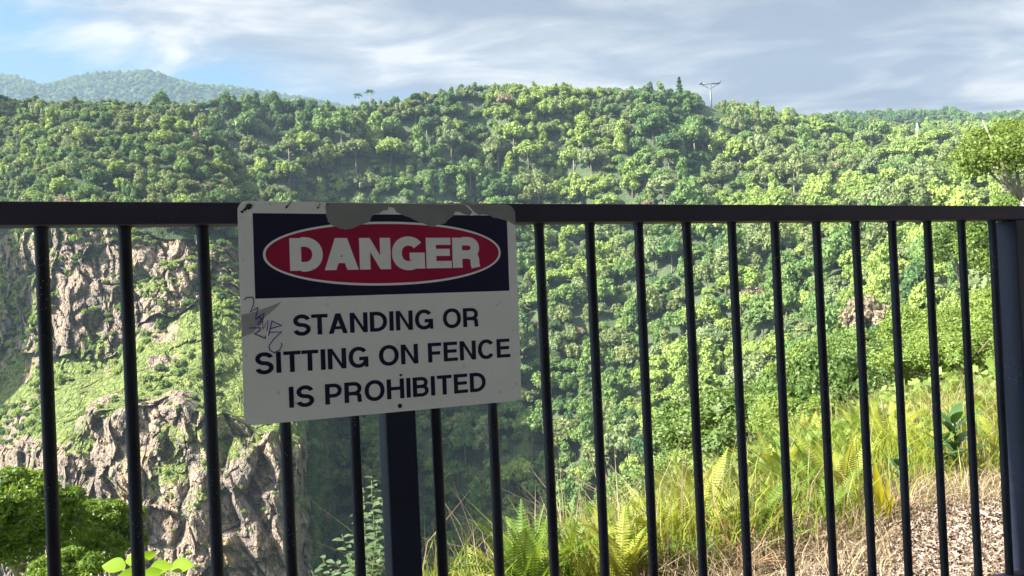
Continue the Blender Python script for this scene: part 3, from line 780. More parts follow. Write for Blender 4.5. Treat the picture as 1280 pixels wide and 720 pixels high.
# trees on the wooded part of the spur, scattered bushes on its ledges
def spur_keep(p, n): return n[2] > .28
JR = int(np.searchsorted(rows, 1.0)); J2 = int(np.searchsorted(rows, 2.0)); J4 = int(np.searchsorted(rows, 4.5))
for p, n in sample_grid(CG, 3000, 0, JR-1, spur_keep):
    r = random.uniform(3, 6)
    while too_tall(p, r) and r > 1.8: r *= .8
    if hh.ok(p, r*1.05): trees.append((p, r, random.choices(SN, (5, 4, 5, 2, 1, 2))[0], random.choices(KN, (2, 4, 3, 2, 1, .2))[0]))
nb = 0
for p, n in sample_grid(CG, 8000, JR, J4, lambda p, n: n[2] > .15):
    px, py = project(p)
    dens = noise.noise(p*.05)+(.45 if px > 250 or (px < 62 and py < 530) else 0)
    if 90 < px < 300 and 395 < py < 530 and random.random() < .70: continue
    if dens < .02: continue
    r = random.uniform(1.0, 3.2) if n.z > .4 else random.uniform(.8, 1.8)
    if hh.ok(p, r*1.5): trees.append((p+Vector((0, 0, -r*.7)), r, random.choice(('broad', 'lumpy', 'flat')), random.choices(KN, (.3, 3, 1, 6, 1, .2))[0])); nb += 1
for p, n in sample_grid(CG[-34:], 1500, JR, CG.shape[1]-2, lambda p, n: True):
    r = random.uniform(1.2, 3.2)
    if hh.ok(p, r*1.2): trees.append((p+Vector((r*.3, 0, -r*.6)), r, random.choice(SN), random.choices(KN, (5, 3, 1, 0, 1, 0))[0]))
for p, n in sample_grid(CG[:100], 2600, J2, CG.shape[1]-2, lambda p, n: True):
    if project(p)[0] > 52+random.gauss(0, 8): continue
    r = random.uniform(1.6, 4.0)
    if hh.ok(p, r*1.05): trees.append((p+Vector((0, -r*.3, -r*.6)), r, random.choice(SN), random.choices(KN, (6, 4, 1, 0, 1, 0))[0]))
for p, n in sample_grid(CG, 2200, J4, CG.shape[1]-2, lambda p, n: n[2] > .35):
    r = random.uniform(.7, 1.5)
    if hh.ok(p, r*3): trees.append((p+Vector((0, 0, -r*.7)), r, random.choice(('broad', 'flat')), random.choices(KN, (0, 2, 2, 5, 1, 0))[0]))
print('forest trees', len(trees), 'spur bushes', nb)

FARG = plain('distant_ground', (.018, .036, .022), .95, .05)
# distant range on the left and low hills on the far right
def range_mesh(name, ctrl, Y0, depth, nx=160, ny=24, amp=12, basez=-120):
    px0, px1 = ctrl[0][0], ctrl[-1][0]; G = np.zeros((nx, ny, 3))
    for i in range(nx):
        px = px0+(px1-px0)*i/(nx-1); py = float(np.interp(px, [c[0] for c in ctrl], [c[1] for c in ctrl]))
        top = at(px, py, Y0+depth)
        for j in range(ny):
            t = j/(ny-1); f = t**.8; Yd = Y0+depth*t*1.0
            zz = basez+(top.z-basez)*math.sin(min(1, f*1.0)*PI/2); x = top.x/(Y0+depth)*Yd
            q = Vector((x, Yd, zz)); q.z += noise.fractal(q*.004, 1, 2, 4)*amp*(1 if 0 < j < ny-1 else .3)*3*(1-t*.7)
            G[i, j] = q
    G2 = np.concatenate([G, (G[:, -1:]*np.array([1.15, 1.15, .3]))], 1)
    o = link(name, grid_mesh(name, G2[::-1], FARG)); tag(o, kind='structure'); return G2
RG = range_mesh('mountain_range', [(-900, 80), (-400, 95), (-120, 110), (-40, 104), (20, 105), (50, 115), (90, 108), (130, 104), (185, 104), (220, 115), (260, 118), (300, 118), (345, 124), (395, 136), (450, 150), (520, 160), (700, 190)], 1700, 700, amp=14)
RG2 = range_mesh('far_hills', [(900, 175), (1020, 158), (1080, 152), (1110, 149), (1150, 152), (1190, 148), (1215, 156), (1300, 152), (1500, 145), (1900, 140)], 1000, 350, nx=110, amp=5, basez=60)
far = []
h2 = Hash(16)
for G, cnt, rr in ((RG, 26000, (7, 11)), (RG2, 6000, (6, 9))):
    for p, n in sample_grid(G, cnt, 4, G.shape[1]-2, lambda p, n: in_x(p, -150, 1400)):
        r = random.uniform(*rr)
        if h2.ok(p, r*1.35): far.append((p, r, random.choice(SN[:3]), random.choices(KN, (8, 4, .5, 0, 0, 0))[0]))
print('far trees', len(far))

# --- which trees show largest in the photo: those become individuals, the rest is one forest
def visible_score(t):
    p, r, s, k = t; top = p+Vector((0, 0, r*1.6)); px, py = project(top)
    if not (4 < px < 1276 and 90 < py < 600): return 0
    if 298 < px < 650 and 252 < py < 520: return 0
    if py > 250 and py < 285: return 0
    # hidden by the near slope on the right
    lim = np.interp(px, [0, 160, 380, 560, 700, 830, 1000, 1100, 1280], [560, 620, 700, 690, 590, 520, 440, 400, 340])
    if py > lim: return 0
    return r/p.y*(1.0 if s != 'narrow' else .8)*(1.3 if py < 250 else 1)
order = sorted(range(len(trees)), key=lambda i: -visible_score(trees[i]))
IND = set(i for i in order[:290] if visible_score(trees[i]) > 0)
bar_px = []
def bar_gap(px, py):
    xs = [project(F(s, .1, .033))[0] for s in bars if 0 < project(F(s, .1, .033))[0] < 1262]
    k = sum(1 for x in xs if x < px); return k, len(xs)
ORD = ['', 'first', 'second', 'third', 'fourth', 'fifth', 'sixth', 'seventh', 'eighth', 'ninth', 'tenth', 'eleventh', 'twelfth', 'thirteenth', 'fourteenth', 'fifteenth', 'sixteenth', 'seventeenth', 'eighteenth', 'nineteenth', 'twentieth', 'twenty-first', 'twenty-second']+['twenty-%s' % q for q in ('third', 'fourth', 'fifth', 'sixth', 'seventh', 'eighth', 'ninth')]*3
def where_is(px, py):
    k, n = bar_gap(px, py)
    if py < 130: row = 'on the skyline'
    elif py < 165: row = 'just under the skyline'
    elif py < 205: row = 'on the upper slope'
    elif py < 250: row = 'low behind the rail top'
    elif py < 330: row = 'just below the rail'
    elif py < 410: row = 'at sign mid-height'
    else: row = 'low on the slope'
    if k == 0: c = 'left of the first bar'
    elif k >= n: c = 'by the right end post'
    else: c = 'past the %s bar' % ORD[k]
    return row, c
SHN = {'open': 'open-crowned', 'broad': 'broad', 'domed': 'domed', 'lumpy': 'lumpy', 'narrow': 'narrow', 'flat': 'flat-topped'}
lab_used = {}
def unique_label(base_parts, grp):
    lb = ' '.join(base_parts)
    lab_used.setdefault(lb, []); return lb
ind_objs = []
for i in sorted(IND, key=lambda i: project(trees[i][0])[0]):
    p, r, s, k = trees[i]
    root = empty('rainforest_tree' if r > 2.5 else 'cliff_bush', p, random.random()*6.28)
    lift = random.uniform(.8, 1.4) if project(p)[1] > 150 else .95
    c = link('crown', TREE[(s, k)], root); c.location = (0, 0, r*lift); c.scale = (r, r, r*random.uniform(.8, 1.4))
    t = link('trunk' if r > 2.5 else 'stem', TRUNK[random.random() < .5], root); t.location = (0, 0, r*lift); t.scale = (r, r, r)
    px, py = project(p+Vector((0, 0, r*1.3))); row, cc = where_is(px, py)
    ind_objs.append((root, px, py, r, s, k, row, cc))
from collections import defaultdict
grp = defaultdict(list)
for q in ind_objs: grp[(q[6], q[7], q[5], q[4], q[3] > 2.5)].append(q)
for (row, cc, k, s, big_), L in grp.items():
    L.sort(key=lambda q: q[2])
    noun = 'tree' if big_ else 'cliff bush'
    pos = {1: [''], 2: ['upper ', 'lower '], 3: ['highest ', 'middle ', 'lowest ']}.get(len(L), None)
    for j, q in enumerate(L):
        pre = pos[j] if pos else ORD[j+1]+' highest '
        lb = '%s%s %s %s, %s, %s' % (pre, SHN[s], k, noun, row, cc)
        tag(q[0], lb[0].lower()+lb[1:], 'tree' if big_ else 'bush', 'rainforest trees on the far slope' if big_ else 'bushes growing on the cliff')

# instanced remainder
lib = bpy.data.collections.new('crown_library'); libo = {}
names = []
for a, (s, k) in enumerate(sorted(TREE)):
    me = TREE[(s, k)]; o = bpy.data.objects.new('lib_%02d' % a, me); lib.objects.link(o); libo[(s, k)] = a
def scatter(name, items, label, cat):
    me = bpy.data.meshes.new(name); n = len(items)
    me.vertices.add(n); me.vertices.foreach_set('co', np.array([tuple(p+Vector((0, 0, r*.95))) for p, r, s, k in items], dtype=np.float32).ravel())
    at_ = me.attributes.new('idx', 'INT', 'POINT'); at_.data.foreach_set('value', [libo[(s, k)] for p, r, s, k in items])
    at_ = me.attributes.new('scl', 'FLOAT_VECTOR', 'POINT'); at_.data.foreach_set('vector', np.array([(r, r, r*random.uniform(.8, 1.5)) for p, r, s, k in items]).ravel())
    at_ = me.attributes.new('rot', 'FLOAT_VECTOR', 'POINT'); at_.data.foreach_set('vector', np.array([(0, 0, random.random()*6.28) for _ in items]).ravel())
    o = link(name, me); ng = bpy.data.node_groups.new(name, 'GeometryNodeTree')
    ng.interface.new_socket('Geometry', in_out='INPUT', socket_type='NodeSocketGeometry'); ng.interface.new_socket('Geometry', in_out='OUTPUT', socket_type='NodeSocketGeometry')
    gi = ng.nodes.new('NodeGroupInput'); go = ng.nodes.new('NodeGroupOutput'); ip = ng.nodes.new('GeometryNodeInstanceOnPoints')
    ci = ng.nodes.new('GeometryNodeCollectionInfo'); ci.inputs['Collection'].default_value = lib; ci.inputs['Separate Children'].default_value = True; ci.inputs['Reset Children'].default_value = True
    def na(nm, ty):
        x = ng.nodes.new('GeometryNodeInputNamedAttribute'); x.data_type = ty; x.inputs[0].default_value = nm; return [s_ for s_ in x.outputs if s_.enabled][0]
    ip.inputs['Pick Instance'].default_value = True
    ng.links.new(gi.outputs[0], ip.inputs['Points']); ng.links.new(ci.outputs[0], ip.inputs['Instance'])
    ng.links.new(na('idx', 'INT'), ip.inputs['Instance Index']); ng.links.new(na('rot', 'FLOAT_VECTOR'), ip.inputs['Rotation']); ng.links.new(na('scl', 'FLOAT_VECTOR'), ip.inputs['Scale'])
    ng.links.new(ip.outputs[0], go.inputs[0])
    md = o.modifiers.new('scatter', 'NODES'); md.node_group = ng
    tag(o, label, cat, kind='stuff'); return o
scatter('forest', [t for i, t in enumerate(trees) if i not in IND], 'dense rainforest covering the far side of the gorge', 'forest')
scatter('distant_forest', far, 'hazy blue-green forest on the distant mountains', 'forest')

# ------------------------------------------------------------------ cableway tower, mast and ridge emergents
tb = MB(); base = at(889, 130, 632); top = at(886, 104, 632)
tower = empty('cableway_tower', base); tag(tower, 'tall grey cableway tower with crossarm standing on the ridge skyline', 'tower')
tb.tube([(0, 0, -12), (0, 0, top.z-base.z)], [.9, .6], 8); tb.build('mast', M['steel'], tower)
tb = MB(); h = top.z-base.z
tb.tube([(-7.5, 0, h-.4), (7.5, 0, h-.4)], .55, 6); tb.tube([(-7.5, 0, h-.4), (0, 0, h-4.5), (7.5, 0, h-.4)], .3, 5); tb.build('crossarm', M['steel'], tower)
for x in (-7.5, 7.5):
    tb = MB(); tb.tube([(x, -3, h+.3), (x, 3, h+.3)], .6, 6); tb.build('pulley_rack', M['steel'], tower)
base = at(1147, 168, 640); ms = empty('lattice_mast', base); tag(ms, 'slim pale lattice mast rising above trees near the right skyline', 'mast')
tb = MB(); H = 9
for a in range(4):
    x, y = (1, -1, -1, 1)[a], (1, 1, -1, -1)[a]; tb.tube([(x*1.5, y*1.5, -6), (x*.3, y*.3, H)], .22, 5)
for k in range(8):
    z = -4+k*2.7; f = 1.5-1.2*(z+6)/(H+6); tb.tube([(-f, -f, z), (f, -f, z+1.3)], .12, 4); tb.tube([(f, -f, z), (-f, -f, z+1.3)], .12, 4)
tb.build('lattice', plain('weathered_steel', (.22, .23, .24), .6, .3, .2), ms)
# araucaria-like emergents and palms
def conifer(name, loc, h, label):
    root = empty(name, loc); tag(root, label, 'tree')
    b = MB(); b.tube([(0, 0, -8), (0, 0, h)], [.5, .12], 6); b.build('trunk', M['bark_dark'], root)
    P = []; D = []
    for i in range(900):
        t = random.random(); z = h*(.15+.85*t); rr = (1-t)**.55*h*.22*(.3+.7*random.random())*(1 if math.sin(z*2.1) > -.3 else .4); a = random.random()*6.28
        P.append((rr*math.cos(a), rr*math.sin(a), z-rr*.15)); D.append((math.cos(a)*.4, math.sin(a)*.4, 1))
    V, Fq = leaf_quads(np.array(P), np.array(D), .75, 1); link('foliage', mesh_np('foliage', V, Fq, HM['dark green']), root)
conifer('pine_tree', at(850, 122, 618), 16, 'dark pointed pine standing alone above the ridge left of the cableway tower')
def palm(loc, h, label):
    root = empty('palm_tree', loc); tag(root, label, 'tree', 'palms on the saddle')
    b = MB(); b.tube([(0, 0, -8), (0.4, 0, h)], [.35, .25], 6); b.build('trunk', M['bark'], root)
    P = []; D = []
    for f in range(13):
        a = 6.28*f/13+random.random()*.3; L = random.uniform(3, 4.5); el = random.uniform(.1, .9)
        for s in range(14):
            t = s/13; x = L*t*math.cos(el*.7); z = h+L*(math.sin(el)*t-.75*t*t)
            P.append((x*math.cos(a)+.4, x*math.sin(a), z)); D.append((0, 0, 1))
    V, Fq = leaf_quads(np.array(P), np.array(D), .7, .8); link('fronds', mesh_np('fronds', V, Fq, HM['dark green']), root)
palm(at(447, 137, 565), 10.5, 'left one of two dark palms standing up in the skyline saddle')
palm(at(462, 136, 562), 12.5, 'taller right one of two dark palms in the skyline saddle')

# ------------------------------------------------------------------ near vegetation
SH_Y = foliage('shrub_bright', (.065, .12, .024), (.115, .18, .036), (.18, .24, .055), .35, .5, .3, 1.5, .4)
SH_G = foliage('shrub_green', (.045, .085, .022), (.075, .13, .032), (.12, .18, .046), .3, .5, .3, 1.5, .4)
SH_K = foliage('shrub_khaki', (.07, .095, .024), (.12, .15, .036), (.18, .21, .06), .3, .6, .2, 1.5, .4)
SHM = {}
for nm, mt in (('bright yellow-green', SH_Y), ('deep green', SH_G), ('khaki', SH_K)):
    SHM[nm] = [crown_mesh('leaves', mt, nl=13, rxy=1, rz=.8, nleaf=13000, lsize=.024, jit=.8, lobe=(.2, .38)), crown_mesh('leaves', mt, nl=9, rxy=.9, rz=1.0, nleaf=13000, lsize=.025, jit=.8, lobe=(.25, .42)),
               crown_mesh('leaves', mt, nl=17, rxy=1.1, rz=.65, nleaf=13000, lsize=.023, jit=.8, lobe=(.15, .3))]
hs = Hash(4)
shr = []
tries = 0
while len(shr) < 230 and tries < 16000:
    tries += 1
    Yd = 6.5*math.exp(random.random()*3.15); u = random.uniform(.0, .85)
    x = u*Yd; z = ground_z(x, Yd); d = -.405*x+.9143*Yd-1.68
    if d < 4.2: continue
    r = random.uniform(.5, .95)*(1+Yd*.036); v = (z+r*1.0)/Yd
    px, py = project(Vector((x, Yd, z+r*1.3)))
    if u > 0.2 and Yd < 12: r *= .8
    lim = np.interp(px, [600, 700, 830, 900, 1000, 1100, 1200, 1290], [600, 560, 500, 465, 425, 375, 330, 290])
    if py < lim-12 or px > 1420: continue
    if Yd > 60 and u < .3: continue
    if Yd < 12 and u < .3: continue
    p = Vector((x, Yd, z))
    if hs.ok(p*(4/max(4, r*2.2)), 1.55): shr.append((p, r, px, py))
print('shrubs', len(shr), tries)
shr.sort(key=lambda q: q[2])
cnt = defaultdict(list)
for p, r, px, py in shr:
    nm = random.choices(('bright yellow-green', 'deep green', 'khaki'), (6, 3, 1.0 if p.y > 20 else 0) if p.x/p.y > .3 else (5, 3, 0))[0]
    root = empty('shrub', p, random.random()*6.28)
    f = link('foliage', random.choice(SHM[nm]), root); f.location = (0, 0, r*.75); f.scale = (r, r, r*random.uniform(.8, 1.2))
    s_ = link('stem', TRUNK[1], root); s_.location = (0, 0, r*.75); s_.scale = (r, r, r)
    k, n_ = bar_gap(px, py)
    row = 'high on the near slope' if py < 400 else 'halfway down the near slope' if py < 450 else 'low on the near slope' if py < 510 else 'just behind the ferns'
    cc = 'beyond the right end post' if px > 1262 else 'outside the last bar' if k >= n_ else 'past the %s bar' % ORD[k]
    cnt[(nm, row, cc)].append((py, root))
for (nm, row, cc), L in cnt.items():
    L.sort(key=lambda q: q[0])
    for j, (py, root) in enumerate(L):
        pre = '' if len(L) == 1 else ('upper ', 'lower ')[j] if len(L) == 2 else ('highest ', 'middle ', 'lowest ')[j] if len(L) == 3 else ORD[j+1]+' highest '
        tag(root, '%s%s shrub %s, %s' % (pre, nm, row, cc), 'shrub', 'shrubs on the near slope')

def near_tree(name, p, r, zc, mts, label, nl, nleaf, ls, core=.5, flat=.8, cat='tree', barkm='bark', spread=.55):
    """crown centre height zc above p"""
    root = empty(name, p); tag(root, label, cat)
    me = crown_mesh('crown', mts, nl=nl, rxy=1, rz=flat, nleaf=nleaf, lsize=ls, lobe=(.12, .27), core=core, jit=.9)
    c = link('crown', me, root); c.location = (0, 0, zc); c.scale = (r, r, r)
    b = MB(); b.tube([(0, 0, -.5), (r*.05, 0, zc*.4), (-r*.04, 0, zc-r*.5)], [r*.07, r*.055, r*.04], 8)
    b.build('trunk', M[barkm], root)
    for i in range(7):
        a = i*2.4+random.random(); e = Vector((math.cos(a)*r*spread, math.sin(a)*r*spread, zc+r*random.uniform(-.05, .45)))
        st = Vector((-r*.04, 0, zc-r*random.uniform(.5, .9))); mid = st.lerp(e, .5)+Vector((0, 0, -r*.06)); lb = MB()
        lb.tube([st, mid, e], [r*.028, r*.018, r*.007], 6); lb.build('branch', M[barkm], root)
    return root
NT = foliage('near_tree_leaves', (.03, .075, .010), (.085, .16, .016), (.19, .27, .028), .35, .45, .35, .9, .15)
def gp(px, Y):
    p = at(px, 400, Y); p.z = ground_z(p.x, p.y); return p
def ntree(px, py_top, Y, r, label, **kw):
    p = gp(px, Y); zt = at(px, py_top, Y).z; near_tree(kw.pop('name', 'broadleaf_tree'), p, r, zt-r*kw.get('flat', .8)*.95-p.z, kw.pop('mt', NT), label, **kw)
ntree(20, 522, 17, 1.6, 'broadleaf tree with bright leaf tips at the lower left, left of the first bar', nl=46, nleaf=34000, ls=.023, flat=1.5)
ntree(122, 586, 19, 1.15, 'dark round broadleaf tree between the first and second bars at the lower left', nl=42, nleaf=30000, ls=.024, flat=1.5)
ntree(64, 668, 14, .95, 'small leafy treetop at the bottom edge behind the first bar', nl=24, nleaf=18000, ls=.027, flat=.9)
ntree(-60, 570, 15, 1.5, 'broadleaf tree cut off by the left edge of the view', nl=24, nleaf=18000, ls=.027, flat=.9)
# right edge: spreading pale-limbed tree and companions
UT = foliage('umbrella_leaves', (.07, .12, .02), (.12, .18, .035), (.18, .235, .05), .4, .5, .3, 1.2, .1)
ntree(1290, 139, 48, 4.7, 'spreading pale-limbed tree with flat bright crown at the right edge of the skyline', nl=60, nleaf=17000, ls=.020, flat=.55, name='spreading_tree', mt=UT, spread=.62, core=.32)
ntree(1262, 196, 72, 5.0, 'bushy tree with foliage to the ground below the spreading tree', nl=46, nleaf=16000, ls=.026, flat=1.75, mt=SH_Y, core=.4, spread=.3)
ntree(1205, 232, 95, 5.0, 'bushy mid-green tree level with the rail near the end post', nl=44, nleaf=14000, ls=.026, flat=1.5, mt=SH_G, core=.4, spread=.3)
# --- ferns
FERN_M = [foliage('fern_yellow', (.12, .155, .020), (.20, .235, .034), (.30, .31, .06), .4, .5, .25, 3, .3),
          foliage('fern_green', (.045, .095, .012), (.085, .150, .02), (.14, .20, .03), .4, .5, .25, 3, .3),
          foliage('fern_russet', (.12, .12, .02), (.18, .15, .03), (.24, .20, .05), .3, .6, .2, 3, .3)]
def fern_mesh(mt, nf=13, L=.75, up=1.0):
    V = []; Fq = []
    for i in range(nf):
        a = 2*PI*i/nf+random.uniform(-.3, .3); ln = L*random.uniform(.65, 1.1); e0 = R(random.uniform(58, 86))*up; bend = random.uniform(.5, 1.5)
        n = 34; p = Vector((0, 0, 0)); pts = [p.copy()]; el = e0
        for k in range(n):
            el = e0-bend*(k/n)**1.6; st = Vector((math.cos(a)*math.cos(el), math.sin(a)*math.cos(el), math.sin(el)))*(ln/n); p = p+st; pts.append(p.copy())
        side = Vector((-math.sin(a), math.cos(a), 0)); tw = random.uniform(-.9, .9)
        for k in range(3, n):
            t = k/n; w = ln*.115*math.sin(PI*min(1, .12+t*.88))**.6*(1-t**5)+.004
            tan = (pts[min(k+1, n)]-pts[k-1]).normalized(); nrm = side.cross(tan).normalized()
            sd0 = (side*math.cos(tw*t)+nrm*math.sin(tw*t))
            for sgn_ in (-1, 1):
                d = (sd0*sgn_+tan*.28-Vector((0, 0, .12))).normalized(); hw = ln/n*.40
                b = len(V); q = pts[k]
                V += [q-tan*hw, q+d*w*.55-tan*hw*.9+nrm*.002, q+d*w, q+d*w*.55+tan*hw*.7, q+tan*hw*.7]; Fq.append((b, b+1, b+2, b+3, b+4))
        # rachis ribbon
        b = len(V); rw = .0028
        for q in pts: V += [q-side*rw, q+side*rw]
        R4.append([(b+2*k, b+2*k+1, b+2*k+3, b+2*k+2) for k in range(n)])
    f4 = [f for L_ in R4 for f in L_]; R4.clear()
    return mesh_np('fern', np.array([tuple(v) for v in V]), [np.array(Fq), np.array(f4)], mt)
R4 = []
FERNS = [[fern_mesh(mt, random.choice((12, 15, 18)), .46) for _ in range(3)] for mt in FERN_M]
fl = []
hf = Hash(1.5)
t_ = 0
while len(fl) < 299 and t_ < 30000:
    t_ += 1
    s = random.uniform(.4, 6.0); d = .8+4.2*random.random()**1.2
    p = F(s, 0, d); z = ground_z(p.x, p.y); p.z = z
    px, py = project(p+Vector((0, 0, .5)))
    if not (520 < px < 1420 and py > 430): continue
    # keep the leaf-litter verge on the right open
    vb = np.interp(project(p)[0], [800, 900, 960, 1050, 1130, 1280, 1500], [1100, 840, 742, 676, 634, 603, 576])
    if project(p)[1] > vb: continue
    if px < 640 and d < 1.6: continue
    bx, by = project(p)
    if 1082 < bx < 1218 and by > 584: continue
    sc = random.uniform(.5, 1.1)
    if hf.ok(p, .19*sc+.04): fl.append((p, sc, px, py))
print('ferns', len(fl))
cnt = defaultdict(list)
for p, sc, px, py in fl:
    k = random.choices((0, 1, 2), (5, 6, .3))[0]
    o = link('fern', random.choice(FERNS[k]))
    o.location = p-Vector((0, 0, .03)); o.rotation_euler = (random.uniform(-.15, .15), random.uniform(-.15, .15), random.random()*6.28); o.scale = (sc, sc, sc*random.uniform(.9, 1.25))
    kb, n_ = bar_gap(px, py); nm = ('yellow-green', 'green', 'rust-tinged')[k]
    cc = 'right of the end post' if px > 1262 else 'outside the last bar' if kb >= n_ else 'past the %s bar' % ORD[kb]
    dd = FN.dot(p)-1.68; row = 'nearest the fence' if dd < 1.7 else 'in the middle of the fern bank' if dd < 3.2 else 'at the back of the fern bank'
    cnt[(nm, row, cc)].append((py, o))
for (nm, row, cc), L in cnt.items():
    L.sort(key=lambda q: q[0])
    for j, (py, o) in enumerate(L):
        pre = '' if len(L) == 1 else ('upper ', 'lower ')[j] if len(L) == 2 else ('highest ', 'middle ', 'lowest ')[j] if len(L) == 3 else ORD[j+1]+' highest '
        tag(o, '%s%s fern %s, %s' % (pre, nm, row, cc), 'fern', 'ferns on the bank')

# --- grasses, litter, undergrowth (nobody could count them)
def blades(n, region, h0, h1, w, lean, mt, name, label, zoff=0):
    V = []; Fq = []; T3 = []
    c = 0
    while c < n:
        p = region()
        if p is None: continue
        c += 1
        h = random.uniform(h0, h1); a = random.random()*6.28; l = random.uniform(0, lean)*h; b_ = random.random()*6.28
        sd = Vector((math.cos(b_), math.sin(b_), 0))*w*random.uniform(.6, 1.3); ld = Vector((math.cos(a), math.sin(a), 0))
        q0 = p; q1 = p+ld*l*.3+Vector((0, 0, h*.55)); q2 = p+ld*l+Vector((0, 0, h*random.uniform(.7, 1)))
        i = len(V); V += [q0-sd, q0+sd, q1+sd*.7, q1-sd*.7, q2]; Fq.append((i, i+1, i+2, i+3)); T3.append((i+3, i+2, i+4))
    o = link(name, mesh_np(name, np.array([tuple(v) for v in V]), [np.array(Fq), np.array(T3)], mt)); tag(o, label, 'grass', kind='stuff'); return o
GR = foliage('grass_green', (.10, .15, .018), (.18, .22, .03), (.29, .29, .08), .35, .5, .2, 2, 0)
DG = foliage('grass_dry', (.17, .13, .085), (.28, .225, .155), (.40, .34, .25), .25, .7, .2, 2, 0)
def verge_line(px): return np.interp(px, [500, 800, 900, 960, 1050, 1130, 1280, 1500], [1200, 1000, 760, 712, 664, 630, 602, 575])
def reg_grass():
    s = random.uniform(0, 7); d = random.uniform(.8, 8); p = F(s, 0, d); p.z = ground_z(p.x, p.y); px, py = project(p)
    if not (500 < px < 1400): return None
    if py > verge_line(px)+random.gauss(6, 16)+(25 if px < 1100 else 0): return None
    if noise.noise(p*.9) < -.1 and random.random() < .7: return None
    return p
def reg_dry():
    s = random.uniform(.3, 5.5); d = random.uniform(.35, 3.0); p = F(s, 0, d); p.z = ground_z(p.x, p.y); px, py = project(p)
    if not (640 < px < 1400): return None
    e = py-verge_line(px)
    w = math.exp(-((e-4)/15)**2)
    if 790 < px < 1120 and py > 600: w = max(w, .42 if noise.noise(p*1.5) > .02 else .04)
    if random.random() > w: return None
    return p
blades(36000, reg_grass, .10, .40, .004, .9, GR, 'grass', 'long green grass growing among the ferns')
blades(10500, reg_dry, .04, .20, .0022, 2.2, DG, 'dry_grass', 'dry straw-coloured grass along the edge of the leaf litter')
def reg_stalk():
    p = reg_grass()
    return p if p is not None and noise.noise(p*.7+Vector((3, 3, 3))) > -.15 else None
blades(4500, reg_stalk, .25, .6, .0022, 1.1, DG, 'dry_stalks', 'thin dry stalks standing among the ferns')
LL = plain('dead_leaf', (.30, .22, .165), .75, .3, 0, .35, 9)
def leaf_litter_mat():
    mt, nt, out = newmat('dead_leaves'); p = N(nt, 'ShaderNodeBsdfPrincipled'); p.inputs['Roughness'].default_value = .75; p.inputs['Specular IOR Level'].default_value = .25
    g = N(nt, 'ShaderNodeNewGeometry'); r_ = ramp(nt, g.outputs['Random Per Island'], [(0, (.09, .065, .05)), (.3, (.16, .12, .095)), (.6, (.25, .20, .16)), (.9, (.34, .29, .25)), (1, (.17, .10, .06))])
    nt.links.new(r_.outputs[0], p.inputs['Base Color']); nt.links.new(p.outputs[0], out.inputs[0]); return mt
P_ = []; Nn_ = []
while len(P_) < 52000:
    s = random.uniform(.3, 5.5); d = random.uniform(.1, 2.6); p = F(s, 0, d); p.z = ground_z(p.x, p.y); px, py = project(p)
    if py < verge_line(px)-14 or px > 1420: continue
    P_.append((p.x, p.y, p.z+.004+abs(random.gauss(0, .012)))); Nn_.append((0, 0, 1))
V, Fq = leaf_quads(np.array(P_), np.array(Nn_), .0095*np.exp(rng.normal(size=len(P_))*.4), .75, .55)
V = V.reshape(-1, 4, 3); V[:, 1, 2] += .005; V[:, 3, 2] += .005; V = V.reshape(-1, 3)
o = link('leaf_litter', mesh_np('leaf_litter', V, Fq, leaf_litter_mat())); tag(o, 'dead brown leaves and chips covering the ground behind the fence', 'leaf litter', kind='stuff')
# undergrowth clothing the near slope
P_ = []; S_ = []
while len(P_) < 90000:
    Yd = 3.6*math.exp(random.random()*3.7); u = random.uniform(-.25, .9); x = u*Yd; d = -.405*x+.9143*Yd-1.68
    if d < 2.6 or (u < 0 and Yd > 14): continue
    z = ground_z(x, Yd); hgt = random.random()**1.5*(.22+.012*Yd)*(1+.9*noise.noise(Vector((x, Yd, 0))*.5))
    if project(Vector((x, Yd, z)))[1] > verge_line(project(Vector((x, Yd, z)))[0])-6: continue
    P_.append((x, Yd, z+hgt)); S_.append(.022+.0038*Yd)
P_ = np.array(P_); V, Fq = leaf_quads(P_, np.tile([-.2, -.2, 1.], (len(P_), 1)), np.array(S_)[:, None].ravel(), 1.1, .8)
o = link('undergrowth', mesh_np('undergrowth', V, Fq, SH_Y)); tag(o, 'low leafy undergrowth covering the near slope', 'undergrowth', kind='stuff')

# --- named plants near the fence
def leaf_blade(V, Fq, p, d, nrm, L, W, droop=.25, n=6, tip=1.0):
    """a pointed leaf as a folded strip"""
    d = d.normalized(); s = d.cross(nrm).normalized(); b = len(V); q = p.copy()
    for k in range(n+1):
        t = k/n; w = W*math.sin(PI*min(1, (t*.94+.05))**.85)
        if k == n: w = W*.02
        dd = (d-Vector((0, 0, droop*t*1.6))).normalized()
        V += [tuple(q-s*w+nrm*w*.25), tuple(q), tuple(q+s*w+nrm*w*.25)]
        q = q+dd*(L/n)
    for k in range(n):
        i = b+3*k; Fq.append((i, i+1, i+4, i+3)); Fq.append((i+1, i+2, i+5, i+4))
CL_M = foliage('glossy_small_leaves', (.045, .085, .035), (.085, .135, .06), (.14, .19, .10), .3, .28, .6, 6, 0)
root = gp(455, 2.75); zt = at(467, 592, 2.75).z
cs = empty('climbing_shrub', root); tag(cs, 'slender shrub with pale glossy leaves rising beside the sign post, left side', 'shrub')
V = []; Fq = []; sb = MB()
